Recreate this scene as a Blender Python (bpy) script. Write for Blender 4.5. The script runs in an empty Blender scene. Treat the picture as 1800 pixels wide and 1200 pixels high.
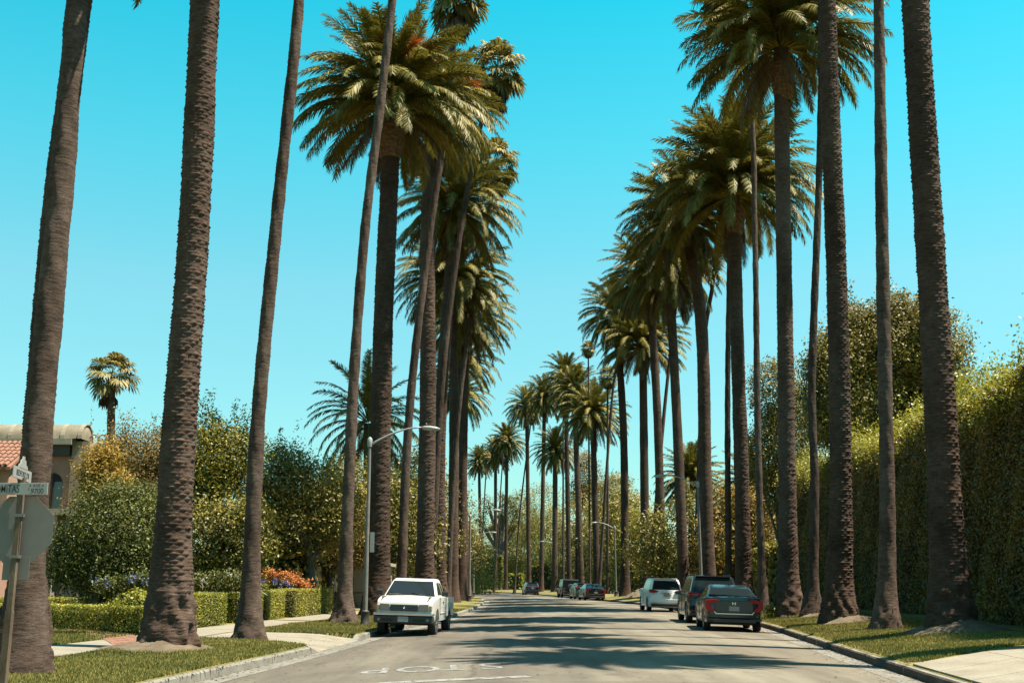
import bpy, bmesh, math, random
import numpy as np
from mathutils import Vector, Matrix

# ------------------------------------------------------------------ camera, world, sun
scene = bpy.context.scene
C = scene.collection
FPX = 1910.0
PITCH = math.radians(12.54)
CAMZ = 1.5
cam_d = bpy.data.cameras.new("camera")
cam = bpy.data.objects.new("camera", cam_d)
C.objects.link(cam)
cam.location = (0, 0, CAMZ)
cam.rotation_euler = (math.pi / 2 + PITCH, 0, 0)
cam_d.sensor_width = 36
cam_d.lens = 36 * FPX / 1800
cam_d.clip_start = 0.1
cam_d.clip_end = 6000
scene.camera = cam

SUN_AZ = -9.0     # degrees from +X, negative = towards the camera's side
SUN_EL = 67.0
world = bpy.data.worlds.new("World")
scene.world = world
world.use_nodes = True
wn = world.node_tree
wn.nodes.clear()
sky = wn.nodes.new("ShaderNodeTexSky")
sky.sky_type = 'NISHITA'
sky.sun_disc = False
sky.sun_elevation = math.radians(SUN_EL)
sky.sun_rotation = math.radians(90 - SUN_AZ)
sky.air_density = 1.0
sky.dust_density = 0.6
sky.ozone_density = 1.0
tint = wn.nodes.new("ShaderNodeMix")
tint.data_type = 'RGBA'
tint.blend_type = 'MULTIPLY'
tint.inputs[0].default_value = 1.0
geo = wn.nodes.new("ShaderNodeTexCoord")
sxyz = wn.nodes.new("ShaderNodeSeparateXYZ")
wn.links.new(geo.outputs['Generated'], sxyz.inputs[0])
tr_ramp = wn.nodes.new("ShaderNodeValToRGB")
cr_ = tr_ramp.color_ramp
cr_.interpolation = 'LINEAR'
for _ in range(3): cr_.elements.new(.5)
for e_, (p_, c_) in zip(cr_.elements, [(0.0, (.36, .52, .47)), (.26, (.44, .84, .65)), (.38, (.22, 1.0, .76)), (.50, (.06, 1.04, .81)), (1.0, (.60, .56, .50))]):  # last stop, overhead and out of view, is made redder to tint ambient shade
    e_.position = p_; e_.color = (*c_, 1)
wn.links.new(sxyz.outputs[2], tr_ramp.inputs[0])
wn.links.new(tr_ramp.outputs[0], tint.inputs[7])
wbg = wn.nodes.new("ShaderNodeBackground")
wbg.inputs[1].default_value = 0.094
wout = wn.nodes.new("ShaderNodeOutputWorld")
wn.links.new(sky.outputs[0], tint.inputs[6])
wn.links.new(tint.outputs[2], wbg.inputs[0])
wn.links.new(wbg.outputs[0], wout.inputs[0])

sl = bpy.data.lights.new("sun", 'SUN')
sl.energy = 5.0
sl.angle = math.radians(0.5)
sl.color = (1.0, 0.91, 0.76)
sun = bpy.data.objects.new("sun", sl)
C.objects.link(sun)
ea, aa = math.radians(SUN_EL), math.radians(SUN_AZ)
sdir = Vector((math.cos(ea) * math.cos(aa), math.cos(ea) * math.sin(aa), math.sin(ea)))
sun.rotation_euler = sdir.to_track_quat('Z', 'Y').to_euler()
sun.location = (30, -10, 60)

vs = scene.view_settings
vs.view_transform = 'Standard'
vs.look = 'None'
vs.exposure = 1.62
vs.gamma = 1.0
vs.use_curve_mapping = False
scene.cycles.max_bounces = 6
scene.cycles.transparent_max_bounces = 8
scene.cycles.caustics_reflective = False
scene.cycles.caustics_refractive = False

R = random.Random(11)
NR = np.random.default_rng(5)

# ------------------------------------------------------------------ picture -> place helpers
cP, sP = math.cos(PITCH), math.sin(PITCH)

def at(px, py, Y):
    """the point at ground distance Y seen at photo pixel (px, py)"""
    u, v = (px - 900) / FPX, (600 - py) / FPX
    t = Y / (cP - v * sP)
    return Vector((u * t, Y, CAMZ + t * (sP + v * cP)))

def ground(px, py, z=0.0):
    u, v = (px - 900) / FPX, (600 - py) / FPX
    t = (z - CAMZ) / (sP + v * cP)
    return Vector((u * t, (cP - v * sP) * t, z))

def xof(px, Y, z=0.15):
    d = Y * cP + (z - CAMZ) * sP
    return (px - 900) / FPX * d

_XR = [(-40, 2), (0, 4.9), (15, 6.15), (24, 7.1), (40, 8.8), (56, 9.4), (79, 9.1), (91, 8.5), (105, 7.3), (120, 6.0), (136, 4.4), (155, 2.2), (176, -1.2), (198, -5.6), (220, -12), (280, -36), (360, -72), (460, -120)]
_XL = [(-40, -8.2), (0, -6.1), (15, -5.1), (24, -4.4), (32, -4.0), (46, -2.9), (58, -2.35), (70, -2.15), (86, -2.15), (100, -2.6), (115, -3.7), (125, -5.6), (140, -9), (160, -13), (185, -19), (220, -30), (280, -53), (360, -92), (460, -140)]
def _interp(T, y):
    for i in range(len(T) - 1):
        if y <= T[i + 1][0] or i == len(T) - 2:
            p0 = T[max(i - 1, 0)]; p1 = T[i]; p2 = T[i + 1]; p3 = T[min(i + 2, len(T) - 1)]
            h = p2[0] - p1[0]
            m1 = (p2[1] - p0[1]) / max(p2[0] - p0[0], 1e-6)
            m2 = (p3[1] - p1[1]) / max(p3[0] - p1[0], 1e-6)
            t = (y - p1[0]) / h
            t2, t3 = t * t, t * t * t
            return (2*t3-3*t2+1)*p1[1] + (t3-2*t2+t)*h*m1 + (-2*t3+3*t2)*p2[1] + (t3-t2)*h*m2
def xr(y): return _interp(_XR, y)
def xl(y): return _interp(_XL, y)
def slope(f, y): return (f(y + .5) - f(y - .5))
def road_z(x, y):
    a, b = xl(y), xr(y)
    u = (2 * x - a - b) / (b - a)
    return 0.11 * max(0, 1 - u * u)
def left_z(s, y):            # s = metres outside the kerb line
    return 0.15 + 0.022 * min(s, 12)
def right_z(s, y):
    return 0.15 + 0.09 * min(max(s - .1, 0), 2.6) + 0.01 * min(s, 12)
def gz(x, y):
    if x < xl(y): return left_z(xl(y) - x, y)
    if x > xr(y): return right_z(x - xr(y), y)
    return road_z(x, y)

# ------------------------------------------------------------------ object helpers
def link(o, parent=None):
    C.objects.link(o)
    if parent is not None: o.parent = parent
    return o
def tag(o, label=None, cat=None, group=None, kind=None):
    if label: o['label'] = label
    if cat: o['category'] = cat
    if group: o['group'] = group
    if kind: o['kind'] = kind
    return o
def empty(name, loc=(0, 0, 0), rz=0):
    o = bpy.data.objects.new(name, None)
    o.location = loc; o.rotation_euler = (0, 0, rz)
    o.empty_display_size = .3
    return link(o)
def mesh_obj(name, me, mat=None, parent=None):
    if mat is not None and len(me.materials) == 0: me.materials.append(mat)
    return link(bpy.data.objects.new(name, me), parent)
def from_np(name, V, F, rnd=None, smooth=False):
    """V (n,3), F (m,3) or (m,4) arrays -> mesh"""
    V = np.asarray(V, dtype=np.float32); F = np.asarray(F, dtype=np.int32)
    me = bpy.data.meshes.new(name)
    k = F.shape[1]
    me.vertices.add(len(V)); me.vertices.foreach_set('co', V.ravel())
    me.loops.add(F.size); me.loops.foreach_set('vertex_index', F.ravel())
    me.polygons.add(len(F))
    me.polygons.foreach_set('loop_start', np.arange(0, F.size, k, dtype=np.int32))
    me.polygons.foreach_set('loop_total', np.full(len(F), k, dtype=np.int32))
    if smooth: me.polygons.foreach_set('use_smooth', np.ones(len(F), dtype=bool))
    me.update(calc_edges=True)
    if rnd is not None:
        a = me.attributes.new('rnd', 'FLOAT', 'FACE')
        a.data.foreach_set('value', np.asarray(rnd, dtype=np.float32))
    return me

class MB:
    """collects shapes into ONE mesh"""
    def __init__(s): s.v = []; s.f = []; s.sm = []
    def add(s, vs, fs, smooth=False):
        n = len(s.v); s.v += [tuple(p) for p in vs]
        s.f += [[i + n for i in f] for f in fs]; s.sm += [smooth] * len(fs)
        return s
    def box(s, x0, x1, y0, y1, z0, z1, M=None):
        P = [(x, y, z) for z in (z0, z1) for y in (y0, y1) for x in (x0, x1)]
        if M is not None: P = [M @ Vector(p) for p in P]
        return s.add(P, [[0, 2, 3, 1], [4, 5, 7, 6], [0, 1, 5, 4], [2, 6, 7, 3], [0, 4, 6, 2], [1, 3, 7, 5]])
    def tube(s, pts, rad, n=8, cap=True, smooth=True):
        pts = [Vector(p) for p in pts]
        if not hasattr(rad, '__len__'): rad = [rad] * len(pts)
        vs = []
        for i, p in enumerate(pts):
            t = (pts[min(i + 1, len(pts) - 1)] - pts[max(i - 1, 0)]).normalized()
            a = t.cross(Vector((0, 0, 1)) if abs(t.z) < .9 else Vector((1, 0, 0))).normalized()
            b = t.cross(a)
            for k in range(n):
                q = 2 * math.pi * k / n
                vs.append(p + (a * math.cos(q) + b * math.sin(q)) * rad[i])
        fs = []
        for i in range(len(pts) - 1):
            for k in range(n):
                k2 = (k + 1) % n
                fs.append([i * n + k, i * n + k2, (i + 1) * n + k2, (i + 1) * n + k])
        if cap:
            fs.append(list(range(n))); fs.append([(len(pts) - 1) * n + k for k in range(n)][::-1])
        return s.add(vs, fs, smooth)
    def lathe(s, prof, c=(0, 0, 0), axis='z', n=20, smooth=True):
        vs = []
        for r, h in prof:
            for k in range(n):
                q = 2 * math.pi * k / n
                a, b = r * math.cos(q), r * math.sin(q)
                p = {'z': (a, b, h), 'x': (h, a, b), 'y': (a, h, b)}[axis]
                vs.append((p[0] + c[0], p[1] + c[1], p[2] + c[2]))
        fs = []
        for i in range(len(prof) - 1):
            for k in range(n):
                k2 = (k + 1) % n
                fs.append([i * n + k, i * n + k2, (i + 1) * n + k2, (i + 1) * n + k])
        return s.add(vs, fs, smooth)
    def prism_xz(s, pts, y0, y1):
        n = len(pts)
        vs = [(x, y0, z) for x, z in pts] + [(x, y1, z) for x, z in pts]
        return s.add(vs, [list(range(n)), list(range(n, 2 * n))[::-1]] + [[i, (i + 1) % n, (i + 1) % n + n, i + n] for i in range(n)])
    def mesh(s, name):
        me = bpy.data.meshes.new(name)
        me.from_pydata(s.v, [], s.f)
        me.polygons.foreach_set('use_smooth', s.sm)
        bm = bmesh.new(); bm.from_mesh(me)
        bmesh.ops.recalc_face_normals(bm, faces=bm.faces)
        bm.to_mesh(me); bm.free()
        me.update()
        return me
    def build(s, name, mat, parent=None, bevel=0):
        o = mesh_obj(name, s.mesh(name), mat, parent)
        if bevel:
            m = o.modifiers.new('bevel', 'BEVEL'); m.width = bevel; m.segments = 2; m.limit_method = 'ANGLE'; m.angle_limit = math.radians(35)
        return o

# ------------------------------------------------------------------ materials
def nodes(name):
    m = bpy.data.materials.new(name); m.use_nodes = True
    nt = m.node_tree
    return m, nt, nt.nodes['Principled BSDF']
def N(nt, t, **kw):
    n = nt.nodes.new(t)
    for k, v in kw.items(): setattr(n, k, v)
    return n
def ramp(nt, stops, interp='LINEAR'):
    r = N(nt, 'ShaderNodeValToRGB'); cr = r.color_ramp; cr.interpolation = interp
    while len(cr.elements) < len(stops): cr.elements.new(.5)
    for e, (p, c) in zip(cr.elements, stops):
        e.position = p; e.color = (*c, 1)
    return r
def noise(nt, scale, detail=4, rough=.6, vec=None, dist=0):
    n = N(nt, 'ShaderNodeTexNoise'); n.inputs['Scale'].default_value = scale
    n.inputs['Detail'].default_value = detail; n.inputs['Roughness'].default_value = rough
    n.inputs['Distortion'].default_value = dist
    if vec is not None: nt.links.new(vec, n.inputs['Vector'])
    return n
def bump(nt, b, src, strength=.3, dist=.02):
    bp = N(nt, 'ShaderNodeBump'); bp.inputs['Strength'].default_value = strength; bp.inputs['Distance'].default_value = dist
    nt.links.new(src, bp.inputs['Height']); nt.links.new(bp.outputs[0], b.inputs['Normal'])
def plain(name, col, rough=.6, metal=0, spec=.5, coat=0, var=0, vscale=6):
    m, nt, b = nodes(name)
    b.inputs['Base Color'].default_value = (*col, 1)
    b.inputs['Roughness'].default_value = rough; b.inputs['Metallic'].default_value = metal
    b.inputs['Specular IOR Level'].default_value = spec
    b.inputs['Coat Weight'].default_value = coat; b.inputs['Coat Roughness'].default_value = .05
    if var:
        tc = N(nt, 'ShaderNodeTexCoord'); n = noise(nt, vscale, 6, .65, tc.outputs['Object'])
        lo = tuple(max(0, c * (1 - var)) for c in col); hi = tuple(min(1, c * (1 + var)) for c in col)
        r = ramp(nt, [(.3, lo), (.7, hi)])
        nt.links.new(n.outputs[0], r.inputs[0]); nt.links.new(r.outputs[0], b.inputs['Base Color'])
    return m
def grainy(name, c1, c2, c3, big=1.2, fine=30, rough=.9, bs=.3, bd=.01, stretch=None):
    m, nt, b = nodes(name)
    tc = N(nt, 'ShaderNodeTexCoord'); vec = tc.outputs['Object']
    if stretch:
        mp = N(nt, 'ShaderNodeMapping'); mp.inputs['Scale'].default_value = stretch
        nt.links.new(vec, mp.inputs[0]); vec = mp.outputs[0]
    n1 = noise(nt, big, 5, .6, vec); n2 = noise(nt, fine, 6, .7, vec)
    r1 = ramp(nt, [(.3, c1), (.5, c2), (.72, c3)])
    nt.links.new(n1.outputs[0], r1.inputs[0])
    r2 = ramp(nt, [(.25, (.55, .55, .55)), (.75, (1.3, 1.3, 1.3))])
    nt.links.new(n2.outputs[0], r2.inputs[0])
    mx = N(nt, 'ShaderNodeMix', data_type='RGBA', blend_type='MULTIPLY'); mx.inputs[0].default_value = 1
    nt.links.new(r1.outputs[0], mx.inputs[6]); nt.links.new(r2.outputs[0], mx.inputs[7])
    nt.links.new(mx.outputs[2], b.inputs['Base Color'])
    b.inputs['Roughness'].default_value = rough; b.inputs['Specular IOR Level'].default_value = .25
    bump(nt, b, n2.outputs[0], bs, bd)
    return m
def leafy(name, c1, c2, c3, rough=.5, trans=.35, big=.5, spec=.4):
    m, nt, b = nodes(name)
    tc = N(nt, 'ShaderNodeTexCoord'); n1 = noise(nt, big, 3, .6, tc.outputs['Object'])
    at_ = N(nt, 'ShaderNodeAttribute'); at_.attribute_name = 'rnd'
    oi = N(nt, 'ShaderNodeObjectInfo')
    s = N(nt, 'ShaderNodeMath', operation='MULTIPLY'); s.inputs[1].default_value = .40
    nt.links.new(at_.outputs['Fac'], s.inputs[0])
    s2 = N(nt, 'ShaderNodeMath', operation='MULTIPLY_ADD'); s2.inputs[1].default_value = .95
    nt.links.new(n1.outputs[0], s2.inputs[0]); nt.links.new(s.outputs[0], s2.inputs[2])
    s3 = N(nt, 'ShaderNodeMath', operation='MULTIPLY_ADD'); s3.inputs[1].default_value = .22
    nt.links.new(oi.outputs['Random'], s3.inputs[0]); nt.links.new(s2.outputs[0], s3.inputs[2])
    s4 = N(nt, 'ShaderNodeMath', operation='SUBTRACT'); s4.inputs[1].default_value = .28
    nt.links.new(s3.outputs[0], s4.inputs[0])
    r = ramp(nt, [(.12, c1), (.5, c2), (.85, c3)])
    nt.links.new(s4.outputs[0], r.inputs[0])
    nt.links.new(r.outputs[0], b.inputs['Base Color'])
    b.inputs['Roughness'].default_value = rough; b.inputs['Specular IOR Level'].default_value = spec
    tr = N(nt, 'ShaderNodeBsdfTranslucent'); nt.links.new(r.outputs[0], tr.inputs[0])
    ms = N(nt, 'ShaderNodeMixShader'); ms.inputs[0].default_value = trans
    nt.links.new(b.outputs[0], ms.inputs[1]); nt.links.new(tr.outputs[0], ms.inputs[2])
    nt.links.new(ms.outputs[0], nt.nodes['Material Output'].inputs[0])
    return m

M = {}
def bark(name, c1, c2, c3, ring, amp):
    m, nt, b = nodes(name)
    tc = N(nt, 'ShaderNodeTexCoord'); vec = tc.outputs['Object']; oi = N(nt, 'ShaderNodeObjectInfo')
    big = noise(nt, .55, 4, .65, vec, .5); mid = noise(nt, 5, 6, .7, vec); fine = noise(nt, 38, 5, .75, vec)
    mp = N(nt, 'ShaderNodeMapping'); mp.inputs['Scale'].default_value = (2.2, 2.2, ring); nt.links.new(vec, mp.inputs[0])
    rings = noise(nt, 2.0, 5, .75, mp.outputs[0], .3)
    a1 = N(nt, 'ShaderNodeMath', operation='MULTIPLY_ADD'); a1.inputs[1].default_value = .9; nt.links.new(big.outputs[0], a1.inputs[0])
    a2 = N(nt, 'ShaderNodeMath', operation='MULTIPLY_ADD'); a2.inputs[1].default_value = .5; nt.links.new(mid.outputs[0], a2.inputs[0])
    nt.links.new(oi.outputs['Random'], a2.inputs[2]); a3 = N(nt, 'ShaderNodeMath', operation='MULTIPLY'); a3.inputs[1].default_value = .18
    nt.links.new(oi.outputs['Random'], a3.inputs[0]); nt.links.new(a3.outputs[0], a2.inputs[2]); nt.links.new(a2.outputs[0], a1.inputs[2])
    r1 = ramp(nt, [(.52, c1), (.76, c2), (1.0, c3)]); nt.links.new(a1.outputs[0], r1.inputs[0])
    r2 = ramp(nt, [(.36, (.42, .40, .38)), (.50, (1, 1, 1)), (.70, (1.35, 1.33, 1.3))]); nt.links.new(rings.outputs[0], r2.inputs[0])
    mx = N(nt, 'ShaderNodeMix', data_type='RGBA', blend_type='MULTIPLY'); mx.inputs[0].default_value = amp
    nt.links.new(r1.outputs[0], mx.inputs[6]); nt.links.new(r2.outputs[0], mx.inputs[7])
    r3 = ramp(nt, [(.3, (.6, .6, .6)), (.7, (1.25, 1.25, 1.25))]); nt.links.new(fine.outputs[0], r3.inputs[0])
    m2 = N(nt, 'ShaderNodeMix', data_type='RGBA', blend_type='MULTIPLY'); m2.inputs[0].default_value = 1
    nt.links.new(mx.outputs[2], m2.inputs[6]); nt.links.new(r3.outputs[0], m2.inputs[7])
    nt.links.new(m2.outputs[2], b.inputs['Base Color']); b.inputs['Roughness'].default_value = .95; b.inputs['Specular IOR Level'].default_value = .15
    bump(nt, b, rings.outputs[0], .8, .03); return m
M['bark'] = bark('date_palm_bark', (0.0319, 0.0189, 0.0131), (0.0680, 0.0428, 0.0313), (0.1116, 0.0756, 0.0587), 14, .75)
M['fan_bark'] = bark('fan_palm_bark', (0.0328, 0.0208, 0.0151), (0.0677, 0.0456, 0.0344), (0.1179, 0.0853, 0.0678), 9, .7)
M['boss'] = grainy('cut_frond_base', (0.0700, 0.0350, 0.0175), (0.1330, 0.0770, 0.0420), (0.2100, 0.1400, 0.0840), 6, 30, .95, .4, .02)
M['dirt'] = grainy('dry_soil', (0.0750, 0.0550, 0.0350), (0.1100, 0.0850, 0.0550), (0.1500, 0.1200, 0.0800), 3, 40, 1, .6, .03)
M['frond'] = leafy('date_palm_leaflets', (0.0463, 0.0468, 0.0081), (0.1264, 0.1116, 0.0183), (0.2848, 0.2248, 0.0408), .55, .22, .6, .28)
M['frond_old'] = leafy('old_palm_leaflets', (0.0420, 0.0266, 0.0126), (0.0875, 0.0574, 0.0294), (0.1540, 0.1085, 0.0595), .7, .2, 1)
M['fan_leaf'] = leafy('fan_palm_leaves', (0.0585, 0.0536, 0.0125), (0.1462, 0.1182, 0.0270), (0.3315, 0.2442, 0.0676), .55, .25, .8, .3)
M['thatch'] = leafy('dead_fan_thatch', (0.0350, 0.0238, 0.0140), (0.0805, 0.0560, 0.0350), (0.1540, 0.1155, 0.0735), .85, .1, 1.5)
M['fruit'] = plain('orange_fruit_stalk', (0.5544, 0.1938, 0.0450), .7, var=.35)
M['rachis'] = plain('leaf_stalk', (0.1200, 0.1020, 0.0420), .5, var=.3)
M['grass'] = leafy('lawn_blades', (0.0707, 0.0733, 0.0153), (0.1475, 0.1413, 0.0271), (0.3076, 0.2356, 0.0636), .6, .3, .45)
M['lawn'] = grainy('lawn_turf', (0.0806, 0.0786, 0.0186), (0.1342, 0.1201, 0.0305), (0.2253, 0.1710, 0.0636), .55, 22, 1, .5, .03)
M['lawn_far'] = grainy('garden_soil', (0.0280, 0.0280, 0.0128), (0.0480, 0.0440, 0.0200), (0.0720, 0.0600, 0.0280), .4, 12, 1, .5, .03)
M['hedge_leaf'] = leafy('ficus_hedge_leaves', (0.0706, 0.0494, 0.0062), (0.1764, 0.1124, 0.0122), (0.3998, 0.2262, 0.0269), .4, .30, .55, .5)
M['hedge_top'] = leafy('ficus_shoot_leaves', (0.1225, 0.1268, 0.0134), (0.2757, 0.2534, 0.0268), (0.5101, 0.4222, 0.0528), .45, .35, .6, .5)
M['hedge_core'] = grainy('hedge_twigs', (.016, .015, .008), (.028, .026, .012), (.05, .045, .02), 1, 8, 1, .8, .1)
M['box_leaf'] = leafy('boxwood_leaves', (0.0871, 0.1000, 0.0115), (0.2060, 0.2062, 0.0211), (0.3961, 0.3374, 0.0480), .5, .3, .9)
M['magnolia'] = leafy('glossy_dark_leaves', (0.0309, 0.0389, 0.0077), (0.0772, 0.0867, 0.0154), (0.2059, 0.1943, 0.0432), .5, .2, .7, .25)
M['olive'] = leafy('olive_brown_leaves', (0.0761, 0.0657, 0.0139), (0.1777, 0.1445, 0.0296), (0.3386, 0.2710, 0.0593), .55, .3, .5)
M['yellow'] = leafy('yellow_leaves', (0.1260, 0.0756, 0.0109), (0.2687, 0.1663, 0.0191), (0.4200, 0.2873, 0.0491), .55, .4, .8)
M['brownleaf'] = leafy('brown_tipped_leaves', (0.0837, 0.0496, 0.0126), (0.1914, 0.1267, 0.0279), (0.3231, 0.2202, 0.0559), .6, .35, .8)
M['bright'] = leafy('yellow_green_leaves', (0.0774, 0.0757, 0.0093), (0.1872, 0.1630, 0.0175), (0.3742, 0.3027, 0.0404), .5, .35, .7)
M['darkgreen'] = leafy('dark_green_leaves', (0.0528, 0.0528, 0.0075), (0.1320, 0.1162, 0.0149), (0.3000, 0.2288, 0.0328), .5, .25, .5)
M['twig'] = plain('tree_bark', (.10, .075, .055), .9, var=.4, vscale=12)
M['concrete'] = grainy('pale_concrete', (0.1560, 0.1350, 0.1000), (0.1950, 0.1725, 0.1311), (0.2340, 0.2100, 0.1621), 1.1, 40, .9, .2, .006)
M['kerb'] = grainy('kerb_concrete', (0.1215, 0.1103, 0.0900), (0.1710, 0.1575, 0.1305), (0.2250, 0.2115, 0.1755), 1.6, 30, .9, .35, .01, (1, 1, 1))
M['kerb_face'] = grainy('dark_brown_kerb_face', (.030, .022, .017), (.060, .046, .035), (.105, .085, .066), 2.6, 26, .9, .4, .012, (1, .5, 3))
M['gutter'] = grainy('gutter_concrete', (0.1173, 0.1095, 0.0919), (0.1486, 0.1388, 0.1173), (0.1799, 0.1681, 0.1447), .9, 35, .9, .25, .006)
M['brick'] = plain('red_paving_brick', (0.2100, 0.1000, 0.0650), .9, var=.25, vscale=3)
M['line'] = grainy('road_paint', (0.1377, 0.1346, 0.1255), (0.1897, 0.1867, 0.1744), (0.2295, 0.2264, 0.2142), 5, 25, .7, .1, .003)
M['galv'] = plain('galvanised_steel', (0.1500, 0.1450, 0.1350), .5, .6, var=.2)
M['lamp_grey'] = plain('lamp_pole_concrete', (0.1300, 0.1200, 0.1050), .8, var=.25, vscale=4)
M['lamp_head'] = plain('lamp_head_enamel', (0.2340, 0.2340, 0.2250), .4)
M['dark_metal'] = plain('dark_cast_iron', (.05, .045, .04), .6, .4)
M['sign_back'] = plain('sign_back_aluminium', (0.1485, 0.1341, 0.1156), .6, .3, var=.12, vscale=3)
M['sign_white'] = plain('street_sign_white', (0.2250, 0.2250, 0.2070), .5, var=.08)
M['ink'] = plain('black_sign_paint', (.02, .02, .02), .6)
M['rust'] = grainy('rusty_post', (0.0600, 0.0375, 0.0225), (0.1000, 0.0700, 0.0450), (0.1500, 0.1200, 0.0900), 4, 30, .8, .3, .004, (1, 1, .4))
M['stucco'] = grainy('beige_stucco', (0.2668, 0.1950, 0.1386), (0.3078, 0.2310, 0.1642), (0.3694, 0.2822, 0.2052), .7, 30, .95, .3, .01)
M['stucco_tan'] = grainy('brown_stucco', (0.2705, 0.1617, 0.1165), (0.3178, 0.1940, 0.1422), (0.3787, 0.2393, 0.1812), .7, 30, .95, .3, .01)
M['trim'] = grainy('cream_stone_trim', (0.2496, 0.2080, 0.1508), (0.3016, 0.2600, 0.1924), (0.3432, 0.3016, 0.2340), 2, 30, .9, .2, .006)
M['tile'] = plain('clay_roof_tile', (0.1800, 0.0837, 0.0510), .85, var=.4, vscale=2)
M['vault'] = plain('weathered_tile', (0.1350, 0.1175, 0.0800), .9, var=.3, vscale=2)
M['ridge'] = plain('pale_ridge_mortar', (.22, .19, .135), .9, var=.2, vscale=3)
M['glass'] = plain('window_glass', (.02, .028, .032), .06, spec=.8)
M['fl_blue'] = leafy('blue_flower_petals', (0.0672, 0.0840, 0.2310), (0.1176, 0.1386, 0.3024), (0.1890, 0.2100, 0.3570), .6, .3, 2)
M['fl_orange'] = leafy('orange_flower_petals', (0.3300, 0.0780, 0.0300), (0.4320, 0.1680, 0.0360), (0.5100, 0.2700, 0.0720), .6, .3, 2)
M['fl_white'] = leafy('white_flower_petals', (0.2700, 0.2610, 0.2025), (0.3375, 0.3240, 0.2700), (0.3825, 0.3735, 0.3375), .6, .3, 2)

def worn_paint():
    m = M['line']; nt = m.node_tree; b = nt.nodes['Principled BSDF']; tc = N(nt, 'ShaderNodeTexCoord')
    n = noise(nt, 7, 6, .75, tc.outputs['Object']); rr_ = ramp(nt, [(.37, (0, 0, 0)), (.47, (1, 1, 1))]); nt.links.new(n.outputs[0], rr_.inputs[0])
    t = N(nt, 'ShaderNodeBsdfTransparent'); ms = N(nt, 'ShaderNodeMixShader'); nt.links.new(rr_.outputs[0], ms.inputs[0])
    nt.links.new(t.outputs[0], ms.inputs[1]); nt.links.new(b.outputs[0], ms.inputs[2]); nt.links.new(ms.outputs[0], nt.nodes['Material Output'].inputs[0])
worn_paint()
def asphalt():
    m, nt, b = nodes('worn_asphalt')
    tc = N(nt, 'ShaderNodeTexCoord'); v = tc.outputs['Object']
    mp = N(nt, 'ShaderNodeMapping'); mp.inputs['Scale'].default_value = (1, .28, 1); mp.inputs['Rotation'].default_value = (0, 0, .08)
    nt.links.new(v, mp.inputs[0])
    n1 = noise(nt, .55, 6, .62, mp.outputs[0], .6)
    r1 = ramp(nt, [(.30, (.068, .056, .043)), (.47, (.084, .071, .055)), (.56, (.102, .088, .068)), (.72, (.126, .111, .086))])
    nt.links.new(n1.outputs[0], r1.inputs[0])
    # pale patched lane on the right: a ragged mask on x
    sx = N(nt, 'ShaderNodeSeparateXYZ'); nt.links.new(v, sx.inputs[0])
    n3 = noise(nt, .35, 5, .7, v)
    ma = N(nt, 'ShaderNodeMath', operation='MULTIPLY_ADD'); ma.inputs[1].default_value = 5.0
    nt.links.new(n3.outputs[0], ma.inputs[0]); nt.links.new(sx.outputs[0], ma.inputs[2])
    r3 = ramp(nt, [(.0, (0, 0, 0)), (1, (1, 1, 1))])
    mr = N(nt, 'ShaderNodeMapRange'); mr.inputs[1].default_value = 3.4; mr.inputs[2].default_value = 4.6
    nt.links.new(ma.outputs[0], mr.inputs[0])
    mx = N(nt, 'ShaderNodeMix', data_type='RGBA', blend_type='MULTIPLY')
    nt.links.new(mr.outputs[0], mx.inputs[0]); nt.links.new(r1.outputs[0], mx.inputs[6]); mx.inputs[7].default_value = (1.34, 1.36, 1.30, 1)
    # worn wheel bands along the lanes and dark drips
    mpw = N(nt, 'ShaderNodeMapping'); mpw.inputs['Scale'].default_value = (1.5, .05, 1); mpw.inputs['Rotation'].default_value = (0, 0, .07); nt.links.new(v, mpw.inputs[0])
    nw = noise(nt, 1.0, 4, .65, mpw.outputs[0]); rw = ramp(nt, [(.33, (.80, .79, .78)), (.5, (1, 1, 1)), (.66, (1.14, 1.13, 1.12))]); nt.links.new(nw.outputs[0], rw.inputs[0])
    mw = N(nt, 'ShaderNodeMix', data_type='RGBA', blend_type='MULTIPLY'); mw.inputs[0].default_value = 1
    nt.links.new(mx.outputs[2], mw.inputs[6]); nt.links.new(rw.outputs[0], mw.inputs[7])
    ns = noise(nt, 2.6, 3, .5, v, 1.2); rs = ramp(nt, [(.27, (.62, .60, .58)), (.34, (1, 1, 1))]); nt.links.new(ns.outputs[0], rs.inputs[0])
    mx = N(nt, 'ShaderNodeMix', data_type='RGBA', blend_type='MULTIPLY'); mx.inputs[0].default_value = 1
    nt.links.new(mw.outputs[2], mx.inputs[6]); nt.links.new(rs.outputs[0], mx.inputs[7])
    # aggregate
    n2 = noise(nt, 45, 6, .8, v)
    r2 = ramp(nt, [(.3, (.55, .55, .55)), (.7, (1.36, 1.35, 1.33))]); nt.links.new(n2.outputs[0], r2.inputs[0])
    m2 = N(nt, 'ShaderNodeMix', data_type='RGBA', blend_type='MULTIPLY'); m2.inputs[0].default_value = 1
    nt.links.new(mx.outputs[2], m2.inputs[6]); nt.links.new(r2.outputs[0], m2.inputs[7])
    # cracks
    vo = N(nt, 'ShaderNodeTexVoronoi', feature='DISTANCE_TO_EDGE'); vo.inputs['Scale'].default_value = .16
    n4 = noise(nt, .8, 4, .6, v); mv = N(nt, 'ShaderNodeMix', data_type='RGBA', blend_type='MIX'); mv.inputs[0].default_value = .35
    nt.links.new(v, mv.inputs[6]); nt.links.new(n4.outputs[1], mv.inputs[7]); nt.links.new(mv.outputs[2], vo.inputs['Vector'])
    rc = ramp(nt, [(0, (.55, .52, .5)), (.004, (.75, .74, .72)), (.007, (1, 1, 1))]); nt.links.new(vo.outputs[0], rc.inputs[0])
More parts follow.
